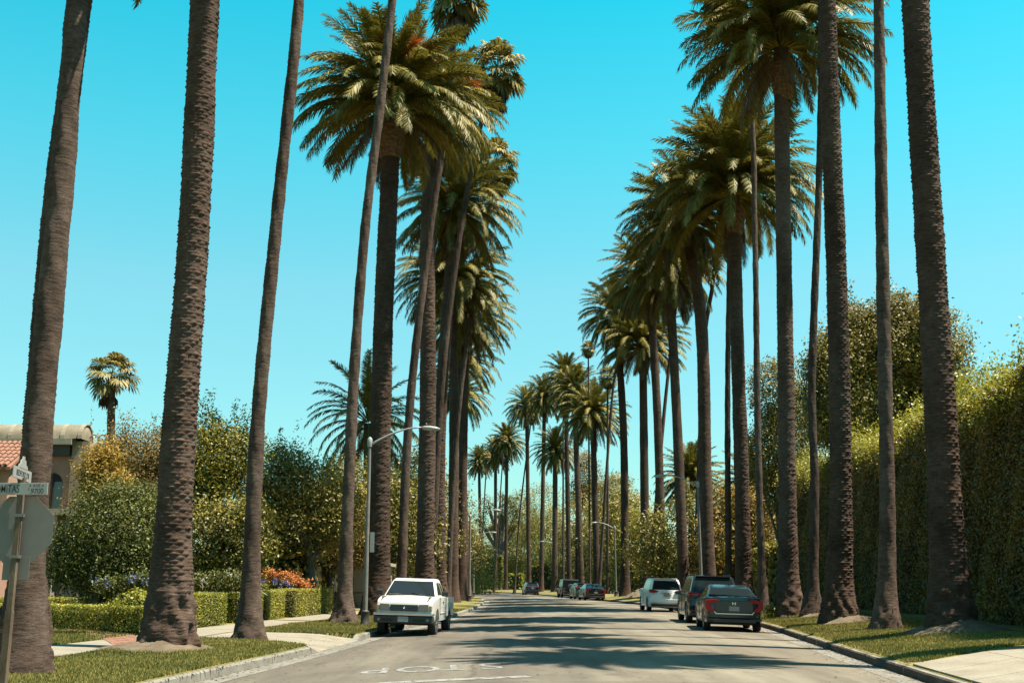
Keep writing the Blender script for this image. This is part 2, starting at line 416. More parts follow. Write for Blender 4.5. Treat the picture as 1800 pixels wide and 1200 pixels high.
    m3 = N(nt, 'ShaderNodeMix', data_type='RGBA', blend_type='MULTIPLY'); m3.inputs[0].default_value = .8
    nt.links.new(m2.outputs[2], m3.inputs[6]); nt.links.new(rc.outputs[0], m3.inputs[7])
    nt.links.new(m3.outputs[2], b.inputs['Base Color'])
    b.inputs['Roughness'].default_value = .88; b.inputs['Specular IOR Level'].default_value = .3
    bump(nt, b, n2.outputs[0], .35, .01)
    return m
M['asphalt'] = asphalt()

# ------------------------------------------------------------------ ground, road, kerbs
gm = MB(); gm.add([(-3000, -600, -.6), (3000, -600, -.6), (3000, 5000, -.6), (-3000, 5000, -.6)], [[0, 1, 2, 3]])
tag(gm.build('ground', M['lawn_far']), 'flat dark garden earth reaching to the horizon', None, None, 'structure')

def strip(name, mat, ys, xs_of, z_of, kind='structure', parent=None):
    V, F = [], []
    nx = len(xs_of(ys[0]))
    for y in ys:
        for x in xs_of(y): V.append((x, y, z_of(x, y)))
    for i in range(len(ys) - 1):
        for j in range(nx - 1):
            a = i * nx + j
            F.append((a, a + 1, a + nx + 1, a + nx))
    o = mesh_obj(name, from_np(name, V, F, smooth=True), mat, parent)
    if kind and parent is None: o['kind'] = kind
    return o
YS = [y for y in np.concatenate([np.arange(-30, 60, 2.0), np.arange(60, 250, 4.0), np.arange(250, 440, 12.0)])]
strip('road', M['asphalt'], YS, lambda y: [xl(y) + .45 + (xr(y) - xl(y) - .9) * k / 14 for k in range(15)], lambda x, y: road_z(x, y))
strip('gutter', M['gutter'], YS, lambda y: [xl(y) - .02, xl(y) + .25, xl(y) + .46], lambda x, y: road_z(x, y) + .004)
strip('gutter', M['gutter'], YS, lambda y: [xr(y) - .46, xr(y) - .25, xr(y) + .02], lambda x, y: road_z(x, y) + .004)

# kerbs: cast sections with joints
kerb_l = tag(empty('kerb', (xl(20), 20, 0)), 'pale concrete kerb along the left verge', None, None, 'structure')
kerb_r = tag(empty('kerb', (xr(20), 20, 0)), 'concrete kerb along the right verge with its face in shade', None, None, 'structure')
def kerb_section(f, sgn, y0, y1, parent, z0=.15, z1=.15, wob=0.0):
    mb = MB(); vs = []
    g = .012
    pts = [(y0 + g, z0), ((y0 + y1) / 2, (z0 + z1) / 2), (y1 - g, z1)]
    for y, zt in pts:
        x = f(y) + R.uniform(-wob, wob)
        for dx, z in ((0, -.1), (.02, zt - .025), (.045, zt), (.16, zt), (.16, -.1)):
            vs.append((x + sgn * dx - parent.location.x, y - parent.location.y, z))
    fs = []
    for i in range(2):
        for k in range(4): fs.append([i * 5 + k, i * 5 + k + 1, (i + 1) * 5 + k + 1, (i + 1) * 5 + k])
    fs += [[0, 1, 2, 3, 4], [10, 11, 12, 13, 14]]
    mb.add(vs, fs)
    o = mb.build('kerb_section', M['kerb'], parent)
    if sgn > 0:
        o.data.materials.append(M['kerb_face'])  # right kerb only: road face is a darker brown than the top
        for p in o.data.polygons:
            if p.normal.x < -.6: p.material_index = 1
    return o
def cuts(a, b, step):
    n = max(1, round((b - a) / step)); return [a + (b - a) * i / n for i in range(n + 1)]
for a, b in zip(cuts(-20, 24.6, 3.0), cuts(-20, 24.6, 3.0)[1:]): kerb_section(xl, -1, a, b, kerb_l)
kerb_section(xl, -1, 24.6, 25.4, kerb_l, .15, .02)
kerb_section(xl, -1, 29.9, 30.6, kerb_l, .02, .15)
for a, b in zip(cuts(30.6, 250, 4.0), cuts(30.6, 250, 4.0)[1:]): kerb_section(xl, -1, a, b, kerb_l)
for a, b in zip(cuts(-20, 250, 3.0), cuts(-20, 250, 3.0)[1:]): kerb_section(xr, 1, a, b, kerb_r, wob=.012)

def lump(x, y, a=.02):
    return a * (math.sin(x * 1.7 + y * .9) + math.sin(y * 2.3 - x * 1.1) * .6 + math.sin(x * 4.1 + 2) * .3)
def s_list(a, b, n): return [a + (b - a) * k / n for k in range(n + 1)]
# left verge (tree strip), with the drive gap from 25 to 30.6
def verge_left(y0, y1, n, warp0=None, warp1=None):
    S = s_list(.14, 3.4, 8); V, F = [], []
    for i in range(n + 1):
        for s in S:
            a = y0 + (warp0(s) if warp0 else 0); b = y1 + (warp1(s) if warp1 else 0)
            y = a + (b - a) * i / n
            x = xl(y) - s
            V.append((x, y, left_z(s, y) + (lump(x, y, .012) if s > .3 else 0)))
    w = len(S)
    V = [(x, y, z - .2) for x, y, z in V[:w]] + V + [(x, y, z - .2) for x, y, z in V[-w:]]
    for i in range(n + 2):
        for j in range(w - 1): F.append((i * w + j, i * w + j + 1, (i + 1) * w + j + 1, (i + 1) * w + j))
    o = mesh_obj('lawn', from_np('lawn', V, F, smooth=True), M['lawn']); o['kind'] = 'structure'
wend = lambda s: 2.6 * min(1, s / 2.6)
verge_left(-20, 24.7, 45, None, wend)
verge_left(30.7, 300, 110, None, None)
# drive apron
V, F = [], []
S = s_list(0.0, 3.4, 6)
for i in range(9):
    for s in S:
        a = 24.72 + wend(s) + .01; b = 30.68
        y = a + (b - a) * i / 8
        zz = .012 + (left_z(s, y) - .0) * min(1, s / 1.4) if s < 1.4 else left_z(s, y)
        V.append((xl(y) - s, y, zz - .004))
for i in range(8):
    for j in range(6): F.append((i * 7 + j, i * 7 + j + 1, (i + 1) * 7 + j + 1, (i + 1) * 7 + j))
o = mesh_obj('driveway', from_np('driveway', V, F, smooth=True), M['concrete']); o['kind'] = 'structure'
# left garden ground beyond the pavement
strip('lawn', M['lawn'], [y for y in np.arange(-20, 60, 1.5)], lambda y: [xl(y) - s for s in (60, 40, 28, 20, 16, 13, 11, 9, 7, 6, 4.85)],
      lambda x, y: left_z(xl(y) - x, y) + (lump(x, y, .015) if xl(y) - x > 5 else 0) - .005)
strip('garden_ground', M['lawn_far'], [y for y in np.arange(58.5, 420, 5)], lambda y: [xl(y) - s for s in (160, 100, 60, 40, 28, 20, 16, 13, 11, 9, 7, 6, 4.85)],
      lambda x, y: left_z(xl(y) - x, y) - .005)
# pavement slabs, left
pave = tag(empty('pavement', (xl(20) - 4.1, 20, .2)), 'pale concrete pavement between the verge and the gardens', None, None, 'structure')
def slab_obj(y0, y1):
    mb = MB(); vs = []
    for y in (y0 + .01, y1 - .01):
        for s in (3.41, 4.84):
            for dz in (.018, -.08): vs.append((xl(y) - s - pave.location.x, y - pave.location.y, left_z(s, y) + dz - pave.location.z))
    mb.add(vs, [[0, 2, 6, 4], [1, 5, 7, 3], [0, 1, 3, 2], [4, 6, 7, 5], [0, 4, 5, 1], [2, 3, 7, 6]])
    mb.build('slab', M['concrete'], pave)
cy = cuts(-4, 70, 1.5)
for a, b in zip(cy, cy[1:]): slab_obj(a, b)
strip('pavement', M['concrete'], [y for y in np.arange(70, 300, 4)], lambda y: [xl(y) - 4.84, xl(y) - 3.41], lambda x, y: left_z(xl(y) - x, y) + .018)
# right verge
strip('lawn', M['lawn'], [y for y in np.arange(-20, 62, .8)], lambda y: [xr(y) + s for s in (.14, .5, 1, 1.6, 2.2, 2.8, 3.4, 4.2, 5.2, 7, 10, 20, 60)],
      lambda x, y: right_z(x - xr(y), y) + (lump(x, y, .02) if .3 < x - xr(y) < 12 else 0))
strip('garden_ground', M['lawn_far'], [y for y in np.arange(61, 420, 5)], lambda y: [xr(y) + s for s in (4.2, 5.2, 7, 10, 20, 60, 160)],
      lambda x, y: right_z(x - xr(y), y))
strip('lawn', M['lawn'], [y for y in np.arange(61, 300, 4)], lambda y: [xr(y) + s for s in (.14, .5, 1, 1.6, 2.2, 2.8, 4.2)],
      lambda x, y: right_z(x - xr(y), y))
# right near pavement (crossing street's walk), slabs
pr = tag(empty('pavement', (9, 16, .2)), 'pale concrete corner pavement at the right edge', None, None, 'structure')
def quad_slab(P, parent, name='slab', mat=None, th=.1):
    vs = [(p[0] - parent.location.x, p[1] - parent.location.y, p[2] - parent.location.z) for p in P]
    vs += [(x, y, z - th) for x, y, z in vs]
    MB().add(vs, [[0, 1, 2, 3], [7, 6, 5, 4]] + [[i, (i + 1) % 4, (i + 1) % 4 + 4, i + 4] for i in range(4)]).build(name, mat or M['concrete'], parent)
for i in range(9):
    for j in range(14):
        y0, y1 = 19.0 - 1.6 * (j + 1), 19.0 - 1.6 * j
        def P(k, y):
            x = xr(y) + .17 + 1.5 * k; s = x - xr(y)
            yy = y + .62 * 1.5 * k * max(0, (y - 5) / 14) * .9
            x = xr(yy) + .17 + 1.5 * k
            return (x, yy, right_z(x - xr(yy), yy) + .03)
        a, b, c, d = P(i, y0), P(i + 1, y0), P(i + 1, y1), P(i, y1)
        g = .01
        quad_slab([(a[0] + g, a[1] + g, a[2]), (b[0] - g, b[1] + g, b[2]), (c[0] - g, c[1] - g, c[2]), (d[0] + g, d[1] - g, d[2])], pr)

# painted markings
def text_mesh(txt, size, name='lettering'):
    cu = bpy.data.curves.new(name, 'FONT'); cu.body = txt; cu.size = size; cu.align_x = 'CENTER'; cu.align_y = 'CENTER'
    cu.offset = .008 * size
    o = bpy.data.objects.new(name, cu); C.objects.link(o)
    dg = bpy.context.evaluated_depsgraph_get()
    me = bpy.data.meshes.new_from_object(o.evaluated_get(dg))
    bpy.data.objects.remove(o); return me
pts = [(662, 1177), (735, 1175.5), (797, 1173.5), (862, 1172)]
stop = tag(empty('road_lettering', ground(760, 1175, .09)), 'worn white STOP painted on the asphalt, upside down to the viewer', 'road marking')
for ch, (px, py) in zip('POTS', pts):
    p = ground(px, py, .085)
    me = text_mesh(ch, 1.0, 'letter')
    ang = math.pi + .20
    for v in me.vertices:
        x, y = v.co.x * .98, v.co.y * 1.75
        X = p.x + x * math.cos(ang) - y * math.sin(ang) * .35; Y = p.y + x * math.sin(ang) + y * math.cos(ang)
        v.co = (X - stop.location.x, Y - stop.location.y, road_z(X, Y) + .006 - stop.location.z)
    mesh_obj('letter', me, M['line'], stop)
a_, b_ = ground(930, 1189.5, .1), ground(690, 1199.5, .09)
dr = (b_ - a_).normalized(); nn = Vector((-dr.y, dr.x, 0)); V, F = [], []
for k in range(13):
    p = a_ + dr * (4.9 * k / 12)
    for w in (-.16, .16):
        q = p + nn * w; V.append((q.x, q.y, road_z(q.x, q.y) + .006))
for k in range(12): F.append((2 * k, 2 * k + 1, 2 * k + 3, 2 * k + 2))
tag(mesh_obj('stop_line', from_np('stop_line', V, F), M['line']), 'white stop line painted across the near left lane', 'road marking')

# grass blades
def blades(name, fx, sgn, s0, s1, y0, y1, n, zf, skip=None, h=.045):
    y = y0 + (y1 - y0) * NR.random(n) ** 1.5
    s = s0 + (s1 - s0) * NR.random(n)
    if skip is not None:
        k = ~skip(s, y); y, s = y[k], s[k]; n = len(y)
    X = np.array([fx(v) for v in np.linspace(y0, y1, 60)]); x = np.interp(y, np.linspace(y0, y1, 60), X) + sgn * s
    z = np.array([zf(a, b) for a, b in zip(s, y)]) + np.array([lump(a, b, .012 if sgn < 0 else .02) for a, b in zip(x, y)])
    a = NR.random(n) * 6.283; w = .012 + .00035 * y; hh = h * (.5 + NR.random(n)); t = (NR.random((n, 2)) - .5) * h * 1.3
    V = np.empty((n, 3, 3), np.float32)
    V[:, 0] = np.stack([x - w * np.cos(a), y - w * np.sin(a), z - .01], 1)
    V[:, 1] = np.stack([x + w * np.cos(a), y + w * np.sin(a), z - .01], 1)
    V[:, 2] = np.stack([x + t[:, 0], y + t[:, 1], z + hh], 1)
    o = mesh_obj(name, from_np(name, V.reshape(-1, 3), np.arange(3 * n).reshape(-1, 3), NR.random(n)), M['grass'])
    return o
tag(blades('grass', xl, -1, .2, 3.38, 13.5, 27, 90000, left_z, lambda s, y: y > 24.7 + 2.6 * np.minimum(1, s / 2.6)), 'short green and straw grass on the near left verge', 'grass', kind='stuff')
tag(blades('grass', xl, -1, .2, 3.38, 30.7, 60, 60000, left_z), 'short grass on the left verge beyond the driveway', 'grass', kind='stuff')
tag(blades('grass', xr, 1, .2, 3.9, 18.6, 60, 150000, right_z, lambda s, y: y < 19.4 + .5 * s), 'short green grass on the right verge under the palms', 'grass', kind='stuff')
tag(blades('grass', xl, -1, 4.9, 10.5, 17, 31, 60000, left_z), 'trimmed green lawn inside the brick edging on the left', 'grass', kind='stuff')

def litter(fx, off, y0, y1, n, label):
    P = []
    for k in range(n):
        y = y0 + (y1 - y0) * R.random() ** 1.4; x = fx(y) + off * (R.random() ** 2.2); P.append((x, y, gz(x, y) + .012))
    P = np.array(P); rg = np.random.default_rng(n); a = rg.random(n) * 6.28; l = .02 + .07 * rg.random(n) ** 2; w = .012 + .01 * rg.random(n)
    d = np.stack([np.cos(a), np.sin(a), .15 * rg.random(n)], 1) * l[:, None]; q = np.stack([-np.sin(a), np.cos(a), 0 * a], 1) * w[:, None]
    V = np.stack([P - d, P + q, P + d, P - q], 1).reshape(-1, 3)
    tag(mesh_obj('leaf_litter', from_np('leaf_litter', V, np.arange(4 * n).reshape(-1, 4), rg.random(n)), M['thatch']), label, 'leaf litter', kind='stuff')
litter(xr, -.75, 17, 60, 900, 'dry leaf scraps in the right gutter'); litter(xl, .8, 15, 60, 700, 'dry leaf scraps in the left gutter')
litter(xl, -3.2, 15, 45, 900, 'dry scraps on the left verge'); litter(xr, 3.6, 19, 50, 1200, 'dry scraps on the right verge')
litter(lambda y: xl(y) + 1, 10, 15, 45, 500, 'dry specks scattered over the road')
# ------------------------------------------------------------------ palms
def frond_mesh(name, e0, e1, L, nleaf, lw, llen, seed, mat, droopy=0.0):
    r = np.random.default_rng(seed)
    n = 14; ts = np.linspace(0, 1, n + 1)
    ang = np.radians(e0 + (e1 - e0) * ts ** 1.25)
    P = np.zeros((n + 1, 3)); ds = L / n
    for i in range(1, n + 1):
        a = (ang[i] + ang[i - 1]) / 2
        P[i] = P[i - 1] + ds * np.array([math.cos(a), 0, math.sin(a)])
    bend = r.uniform(-.5, .5); P[:, 1] = bend * ts ** 2
    V, F, rn = [], [], []
    def pos(t): return np.array([np.interp(t, ts, P[:, k]) for k in range(3)])
    # stalk: three sided
    for i in range(n + 1):
        w = .055 * (1 - ts[i]) + .008
        nz = np.array([-math.sin(ang[i]), 0, math.cos(ang[i])])
        V += [P[i] + [0, w, 0], P[i] - [0, w, 0], P[i] - nz * w * .8]
    for i in range(n):
        for k in range(3):
            a, b = i * 3 + k, i * 3 + (k + 1) % 3
            F += [(a, b, b + 3), (a, b + 3, a + 3)]; rn += [.95, .95]
    for side in (-1, 1):
        for i in range(nleaf):
            t = .14 + .86 * (i + r.random() * .8) / nleaf
            p = pos(t); a = math.radians(e0 + (e1 - e0) * t ** 1.25)
            T = np.array([math.cos(a), 0, math.sin(a)]); Nn = np.array([-math.sin(a), 0, math.cos(a)]); S_ = np.array([0, side, 0])
            ll = llen * (.55 + .75 * math.sin(math.pi * min(1, (t - .05) * 1.02)) ** .6) * (.75 if t > .93 else 1) * r.uniform(.85, 1.1)
            up = r.choice([.42, .12, -.18]) - droopy
            fw = 1.05 + 1.2 * max(0, t - .75)
            d = T * fw + S_ * 1.0 + Nn * up + np.array([0, 0, -.12 - droopy * .8])
            d /= np.linalg.norm(d)
            wv = T * lw * .5
            m_ = p + d * ll * .55 + np.array([0, 0, .0]); tip = p + d * ll + np.array([0, 0, -.10 * ll])
            k = len(V); V += [p - wv, p + wv, m_ + wv * .9, m_ - wv * .9, tip]
            F += [(k, k + 1, k + 2), (k, k + 2, k + 3), (k + 3, k + 2, k + 4)]; q = r.random(); rn += [q, q, q]
    me = from_np(name, V, F, rn); me.materials.append(mat)
    return me
ELS = [(86, 58), (79, 22), (70, 0), (61, -22), (50, -42), (40, -55), (28, -64), (15, -71), (2, -76), (-12, -80), (-28, -84)]
FR = []
for i, (a, b) in enumerate(ELS):
    FR.append([frond_mesh('frond', a, b, 3.7 * (.9 if i == 0 else 1) * (1 if i < 8 else .93), 84, .050, .36, 100 + i * 3 + k, M['frond'], .04 * i) for k in range(2)])
FR_OLD = [frond_mesh('frond', a, b, 3.2, 50, .05, .42, 300 + i, M['frond_old'], .7) for i, (a, b) in enumerate([(-20, -82), (-45, -86), (-62, -88)])]

def fan_leaf_mesh(name, e0, seed, mat, dead=False):
    r = np.random.default_rng(seed)
    V, F, rn = [], [], []
    a0 = math.radians(e0); pl = .85 if not dead else .55
    T = np.array([math.cos(a0), 0, math.sin(a0)])
    H = T * pl + np.array([0, 0, -.12 * math.cos(a0)])
    w = .02
    V += [np.array([0, w, 0]), np.array([0, -w, 0]), H + [0, w * .6, 0], H - [0, w * .6, 0]]; F += [(0, 1, 3), (0, 3, 2)]; rn += [.8, .8]
    a1 = a0 - math.radians(28)
    T1 = np.array([math.cos(a1), 0, math.sin(a1)]); U = np.array([-math.sin(a1), 0, math.cos(a1)])
    n = 21
    for i in range(n):
        q = math.radians(-125 + 250 * i / (n - 1)) * (1 if not dead else .35)
        d = T1 * math.cos(q) + np.array([0, 1, 0]) * math.sin(q)
        per = -T1 * math.sin(q) + np.array([0, 1, 0]) * math.cos(q)
        ll = (.95 if not dead else .9) * (1 - .2 * abs(q) / 2.2) * r.uniform(.85, 1.08)
        mid = H + d * ll * .58 + U * (.03 if i % 2 else -.03)
        tip = mid + (d * .35 + np.array([0, 0, -.26 - .26 * r.random()])) * ll * .62
        ww = per * ll * .075
        k = len(V); V += [H, mid - ww, mid + ww, tip]; F += [(k, k + 1, k + 2), (k + 1, k + 3, k + 2)]; x = r.random(); rn += [x, x]
    me = from_np(name, V, F, rn); me.materials.append(mat); return me
FAN_E = [80, 62, 45, 28, 10, -10, -30, -50]
FAN = [[fan_leaf_mesh('fan_leaf', e, 500 + i * 2 + k, M['fan_leaf']) for k in range(2)] for i, e in enumerate(FAN_E)]
FAN_DEAD = [fan_leaf_mesh('dead_leaf', e, 600 + i, M['thatch'], True) for i, e in enumerate([-58, -70, -80])]

def fruit_mesh(seed):
    r = random.Random(seed); mb = MB()
    P0 = Vector((0, 0, 0)); P1 = Vector((.55, 0, .55)); P2 = Vector((1.0, 0, .55))
    mb.tube([P0, P1, P2], [.035, .03, .02], 5)
    for k in range(110):
        b = P1.lerp(P2, r.random())
        d = Vector((r.uniform(.15, .9), r.uniform(-.5, .5), r.uniform(-.5, .35)))
        e = b + d * .55; mb.add([b, b + Vector((0, .018, 0)), e + Vector((0, 0, -.15))], [[0, 1, 2]])
        mb.add([b, b + Vector((0, 0, .022)), e + Vector((0, 0, -.15))], [[0, 1, 2]])
    return mb.mesh('fruit_stalk')
FRUIT = [fruit_mesh(s) for s in range(3)]
for f_ in FRUIT: f_.materials.append(M['fruit'])

def curve_pts(B, T, mids, n):
    """smooth centre line from base to top through mids; returns n+1 points even in height"""
    K = [B] + mids + [T]; zs = [p.z for p in K]
    out = []
    for i in range(n + 1):
        z = B.z + (T.z - B.z) * i / n
        j = 0
        while j < len(K) - 2 and z > zs[j + 1]: j += 1
        p0 = K[max(j - 1, 0)]; p1 = K[j]; p2 = K[j + 1]; p3 = K[min(j + 2, len(K) - 1)]
        h = p2.z - p1.z; t = (z - p1.z) / h
        def der(a, b): return (b - a) / max(b.z - a.z, 1e-3)
        m1 = der(p0, p2); m2 = der(p1, p3)
        t2, t3 = t * t, t ** 3
        q = p1 * (2*t3-3*t2+1) + m1 * (h * (t3-2*t2+t)) + p2 * (-2*t3+3*t2) + m2 * (h * (t3-t2))
        out.append((q.x, q.y, z))
    return np.array(out)

def trunk_mesh(base, cps_fn, H, r0, r1, flare, detail, kind, seed, boss=None, rough_h=1.3):
    """kind 'date' or 'fan'. relief is real geometry."""
    rg = np.random.default_rng(seed)
    rowh = .074 if kind == 'date' else .11
    sub = {3: 3, 2: 2, 1: 1, 0: 0}[detail]
    if sub: nrow = int(H / rowh * sub)
    else: nrow = int(H / .5)
    nsc = 10 if kind == 'date' else 7
    nth = {3: nsc * 6, 2: nsc * 4, 1: 20, 0: 10}[detail]
    z = np.linspace(0, H, nrow + 1); th = np.linspace(0, 2 * np.pi, nth, endpoint=False)
    cp = cps_fn(nrow)
    Z, TH = np.meshgrid(z, th, indexing='ij')
    prof = r0 + (r1 - r0) * (Z / H) ** .8
    prof = prof + flare * np.exp(-(Z / .75) ** 1.2) + flare * (.45 if kind == 'date' else .15) * np.exp(-(Z / 2.6) ** 1.5)
    # slow girth wobble
    for k in range(4):
        prof = prof * (1 + .012 * np.sin(Z * (.5 + k * .7) + rg.random() * 6))
    rel = np.zeros_like(Z)
    blend = 1 / (1 + np.exp(-(Z - rough_h) * 5))
    if kind == 'date' and detail >= 1:
        row = Z / rowh; ri = np.floor(row); fr = row - ri
        off = (ri % 2) * .5 + .12 * rg.random(int(ri.max()) + 2)[ri.astype(int)]
        sc = (TH / (2 * np.pi) * nsc + off + .35 * np.sin(Z * 1.3 + seed)) % 1
        prot = (1 - fr) ** 1.6 * (1 - np.abs(sc * 2 - 1) ** 3.5)
        jag = rg.random((int(ri.max()) + 2, nsc + 1))
        ci = (np.floor(TH / (2 * np.pi) * nsc + off)).astype(int) % nsc
        amp = .15 + 1.2 * jag[ri.astype(int), ci]
        rel += .038 * prot * amp * blend * (1 if detail > 1 else .6)
    if kind == 'fan' and detail >= 1:
        row = Z / rowh; fr = row - np.floor(row)
        rel += .010 * (1 - fr) ** 2 * blend
        rel += .010 * (rg.random(Z.shape) - .5) + .012 * np.sin(TH * 3 + Z * 1.7 + seed) * np.sin(Z * 4.3 + TH)
    # rough root mass
    if detail >= 2:
        nz = np.zeros_like(Z)
        for k in range(7):
            f1 = rg.integers(2, 14); f2 = rg.uniform(3, 16)
            nz += np.sin(TH * f1 + rg.random() * 6 + Z * rg.uniform(-3, 3)) * np.sin(Z * f2 + rg.random() * 6) * .5
        edge = 1 / (1 + np.exp((Z - rough_h - .3 * np.sin(TH * 2 + seed)) * 6))
        rel += edge * (.042 * nz + .05 + .030 * (rg.random(Z.shape) - .5))
        rel += .007 * (rg.random(Z.shape) - .5)
    Rr = prof + rel
    X = cp[:, 0][:, None] + Rr * np.cos(TH); Y = cp[:, 1][:, None] + Rr * np.sin(TH)
    V = np.stack([X - base[0], Y - base[1], Z + 0 * X], -1).reshape(-1, 3)
    i, j = np.meshgrid(np.arange(nrow), np.arange(nth), indexing='ij'); j2 = (j + 1) % nth
    F = np.stack([i * nth + j, i * nth + j2, (i + 1) * nth + j2, (i + 1) * nth + j], -1).reshape(-1, 4)
    return from_np('trunk', V, F, smooth=(detail < 2))

def boss_mesh(h, r, seed):
    """swollen collar of cut frond bases under a date palm's crown"""
    rg = np.random.default_rng(seed); nth, nr = 56, 40
    z = np.linspace(0, h, nr + 1); th = np.linspace(0, 2 * np.pi, nth, endpoint=False)
    Z, TH = np.meshgrid(z, th, indexing='ij'); t = Z / h
    prof = r * (1.02 + .62 * np.sin(np.pi * np.clip(t * .78, 0, 1)) ** .9)
    row = Z / (h / 10); ri = np.floor(row); fr = row - ri
    sc = (TH / (2 * np.pi) * 14 + (ri % 2) * .5) % 1
    prof += .085 * (fr ** 1.2) * (1 - np.abs(sc * 2 - 1) ** 2) - .01 + .02 * (rg.random(Z.shape) - .5)
    V = np.stack([prof * np.cos(TH), prof * np.sin(TH), Z], -1).reshape(-1, 3)
    i, j = np.meshgrid(np.arange(nr), np.arange(nth), indexing='ij'); j2 = (j + 1) % nth
    F = np.stack([i * nth + j, i * nth + j2, (i + 1) * nth + j2, (i + 1) * nth + j], -1).reshape(-1, 4)
    return from_np('frond_collar', V, F)
BOSS = [boss_mesh(1.9, .42, 5), boss_mesh(1.7, .40, 6)]
for b_ in BOSS: b_.materials.append(M['boss'])

def far_crown(kind, seed):
    """one mesh: all leaves of a distant crown"""
    r = random.Random(seed); Vs, Fs, Rn, Mi = [], [], [], []; n = 0
    lst = []
    if kind == 'date':
        for i in range(118):
            e = min(10, int(11 * ((i + .5) / 118) ** .95)); lst.append((FR[e][r.randrange(2)], i * 2.39996 + r.uniform(-.2, .2), r.uniform(.85, 1.05), .2 + .3 * (1 - i / 118), 0))
    else:
        for i in range(34):
            e = min(7, int(8 * (i + .5) / 34)); lst.append((FAN[e][r.randrange(2)], i * 2.39996, r.uniform(.85, 1.1), 0, 0))
        for i in range(16): lst.append((FAN_DEAD[r.randrange(3)], i * 2.39996, r.uniform(.9, 1.1), -.25, 1))
    for me, az, s, z, mi in lst:
        v = np.empty(len(me.vertices) * 3, np.float32); me.vertices.foreach_get('co', v); v = v.reshape(-1, 3) * s
        f = np.empty(len(me.loops), np.int32); me.loops.foreach_get('vertex_index', f); f = f.reshape(-1, 3)
        c, s_ = math.cos(az), math.sin(az)
        v = np.stack([v[:, 0] * c - v[:, 1] * s_, v[:, 0] * s_ + v[:, 1] * c, v[:, 2] + z], 1)
        a = np.empty(len(f), np.float32); me.attributes['rnd'].data.foreach_get('value', a)
        Vs.append(v); Fs.append(f + n); Rn.append(a); Mi.append(np.full(len(f), mi, np.int32)); n += len(v)
    me = from_np('crown', np.concatenate(Vs), np.concatenate(Fs), np.concatenate(Rn))
    me.materials.append(M['frond'] if kind == 'date' else M['fan_leaf']); me.materials.append(M['thatch'])
    me.polygons.foreach_set('material_index', np.concatenate(Mi)); return me
FAR = {'date': [far_crown('date', 1), far_crown('date', 2)], 'fan': [far_crown('fan', 3), far_crown('fan', 4)]}

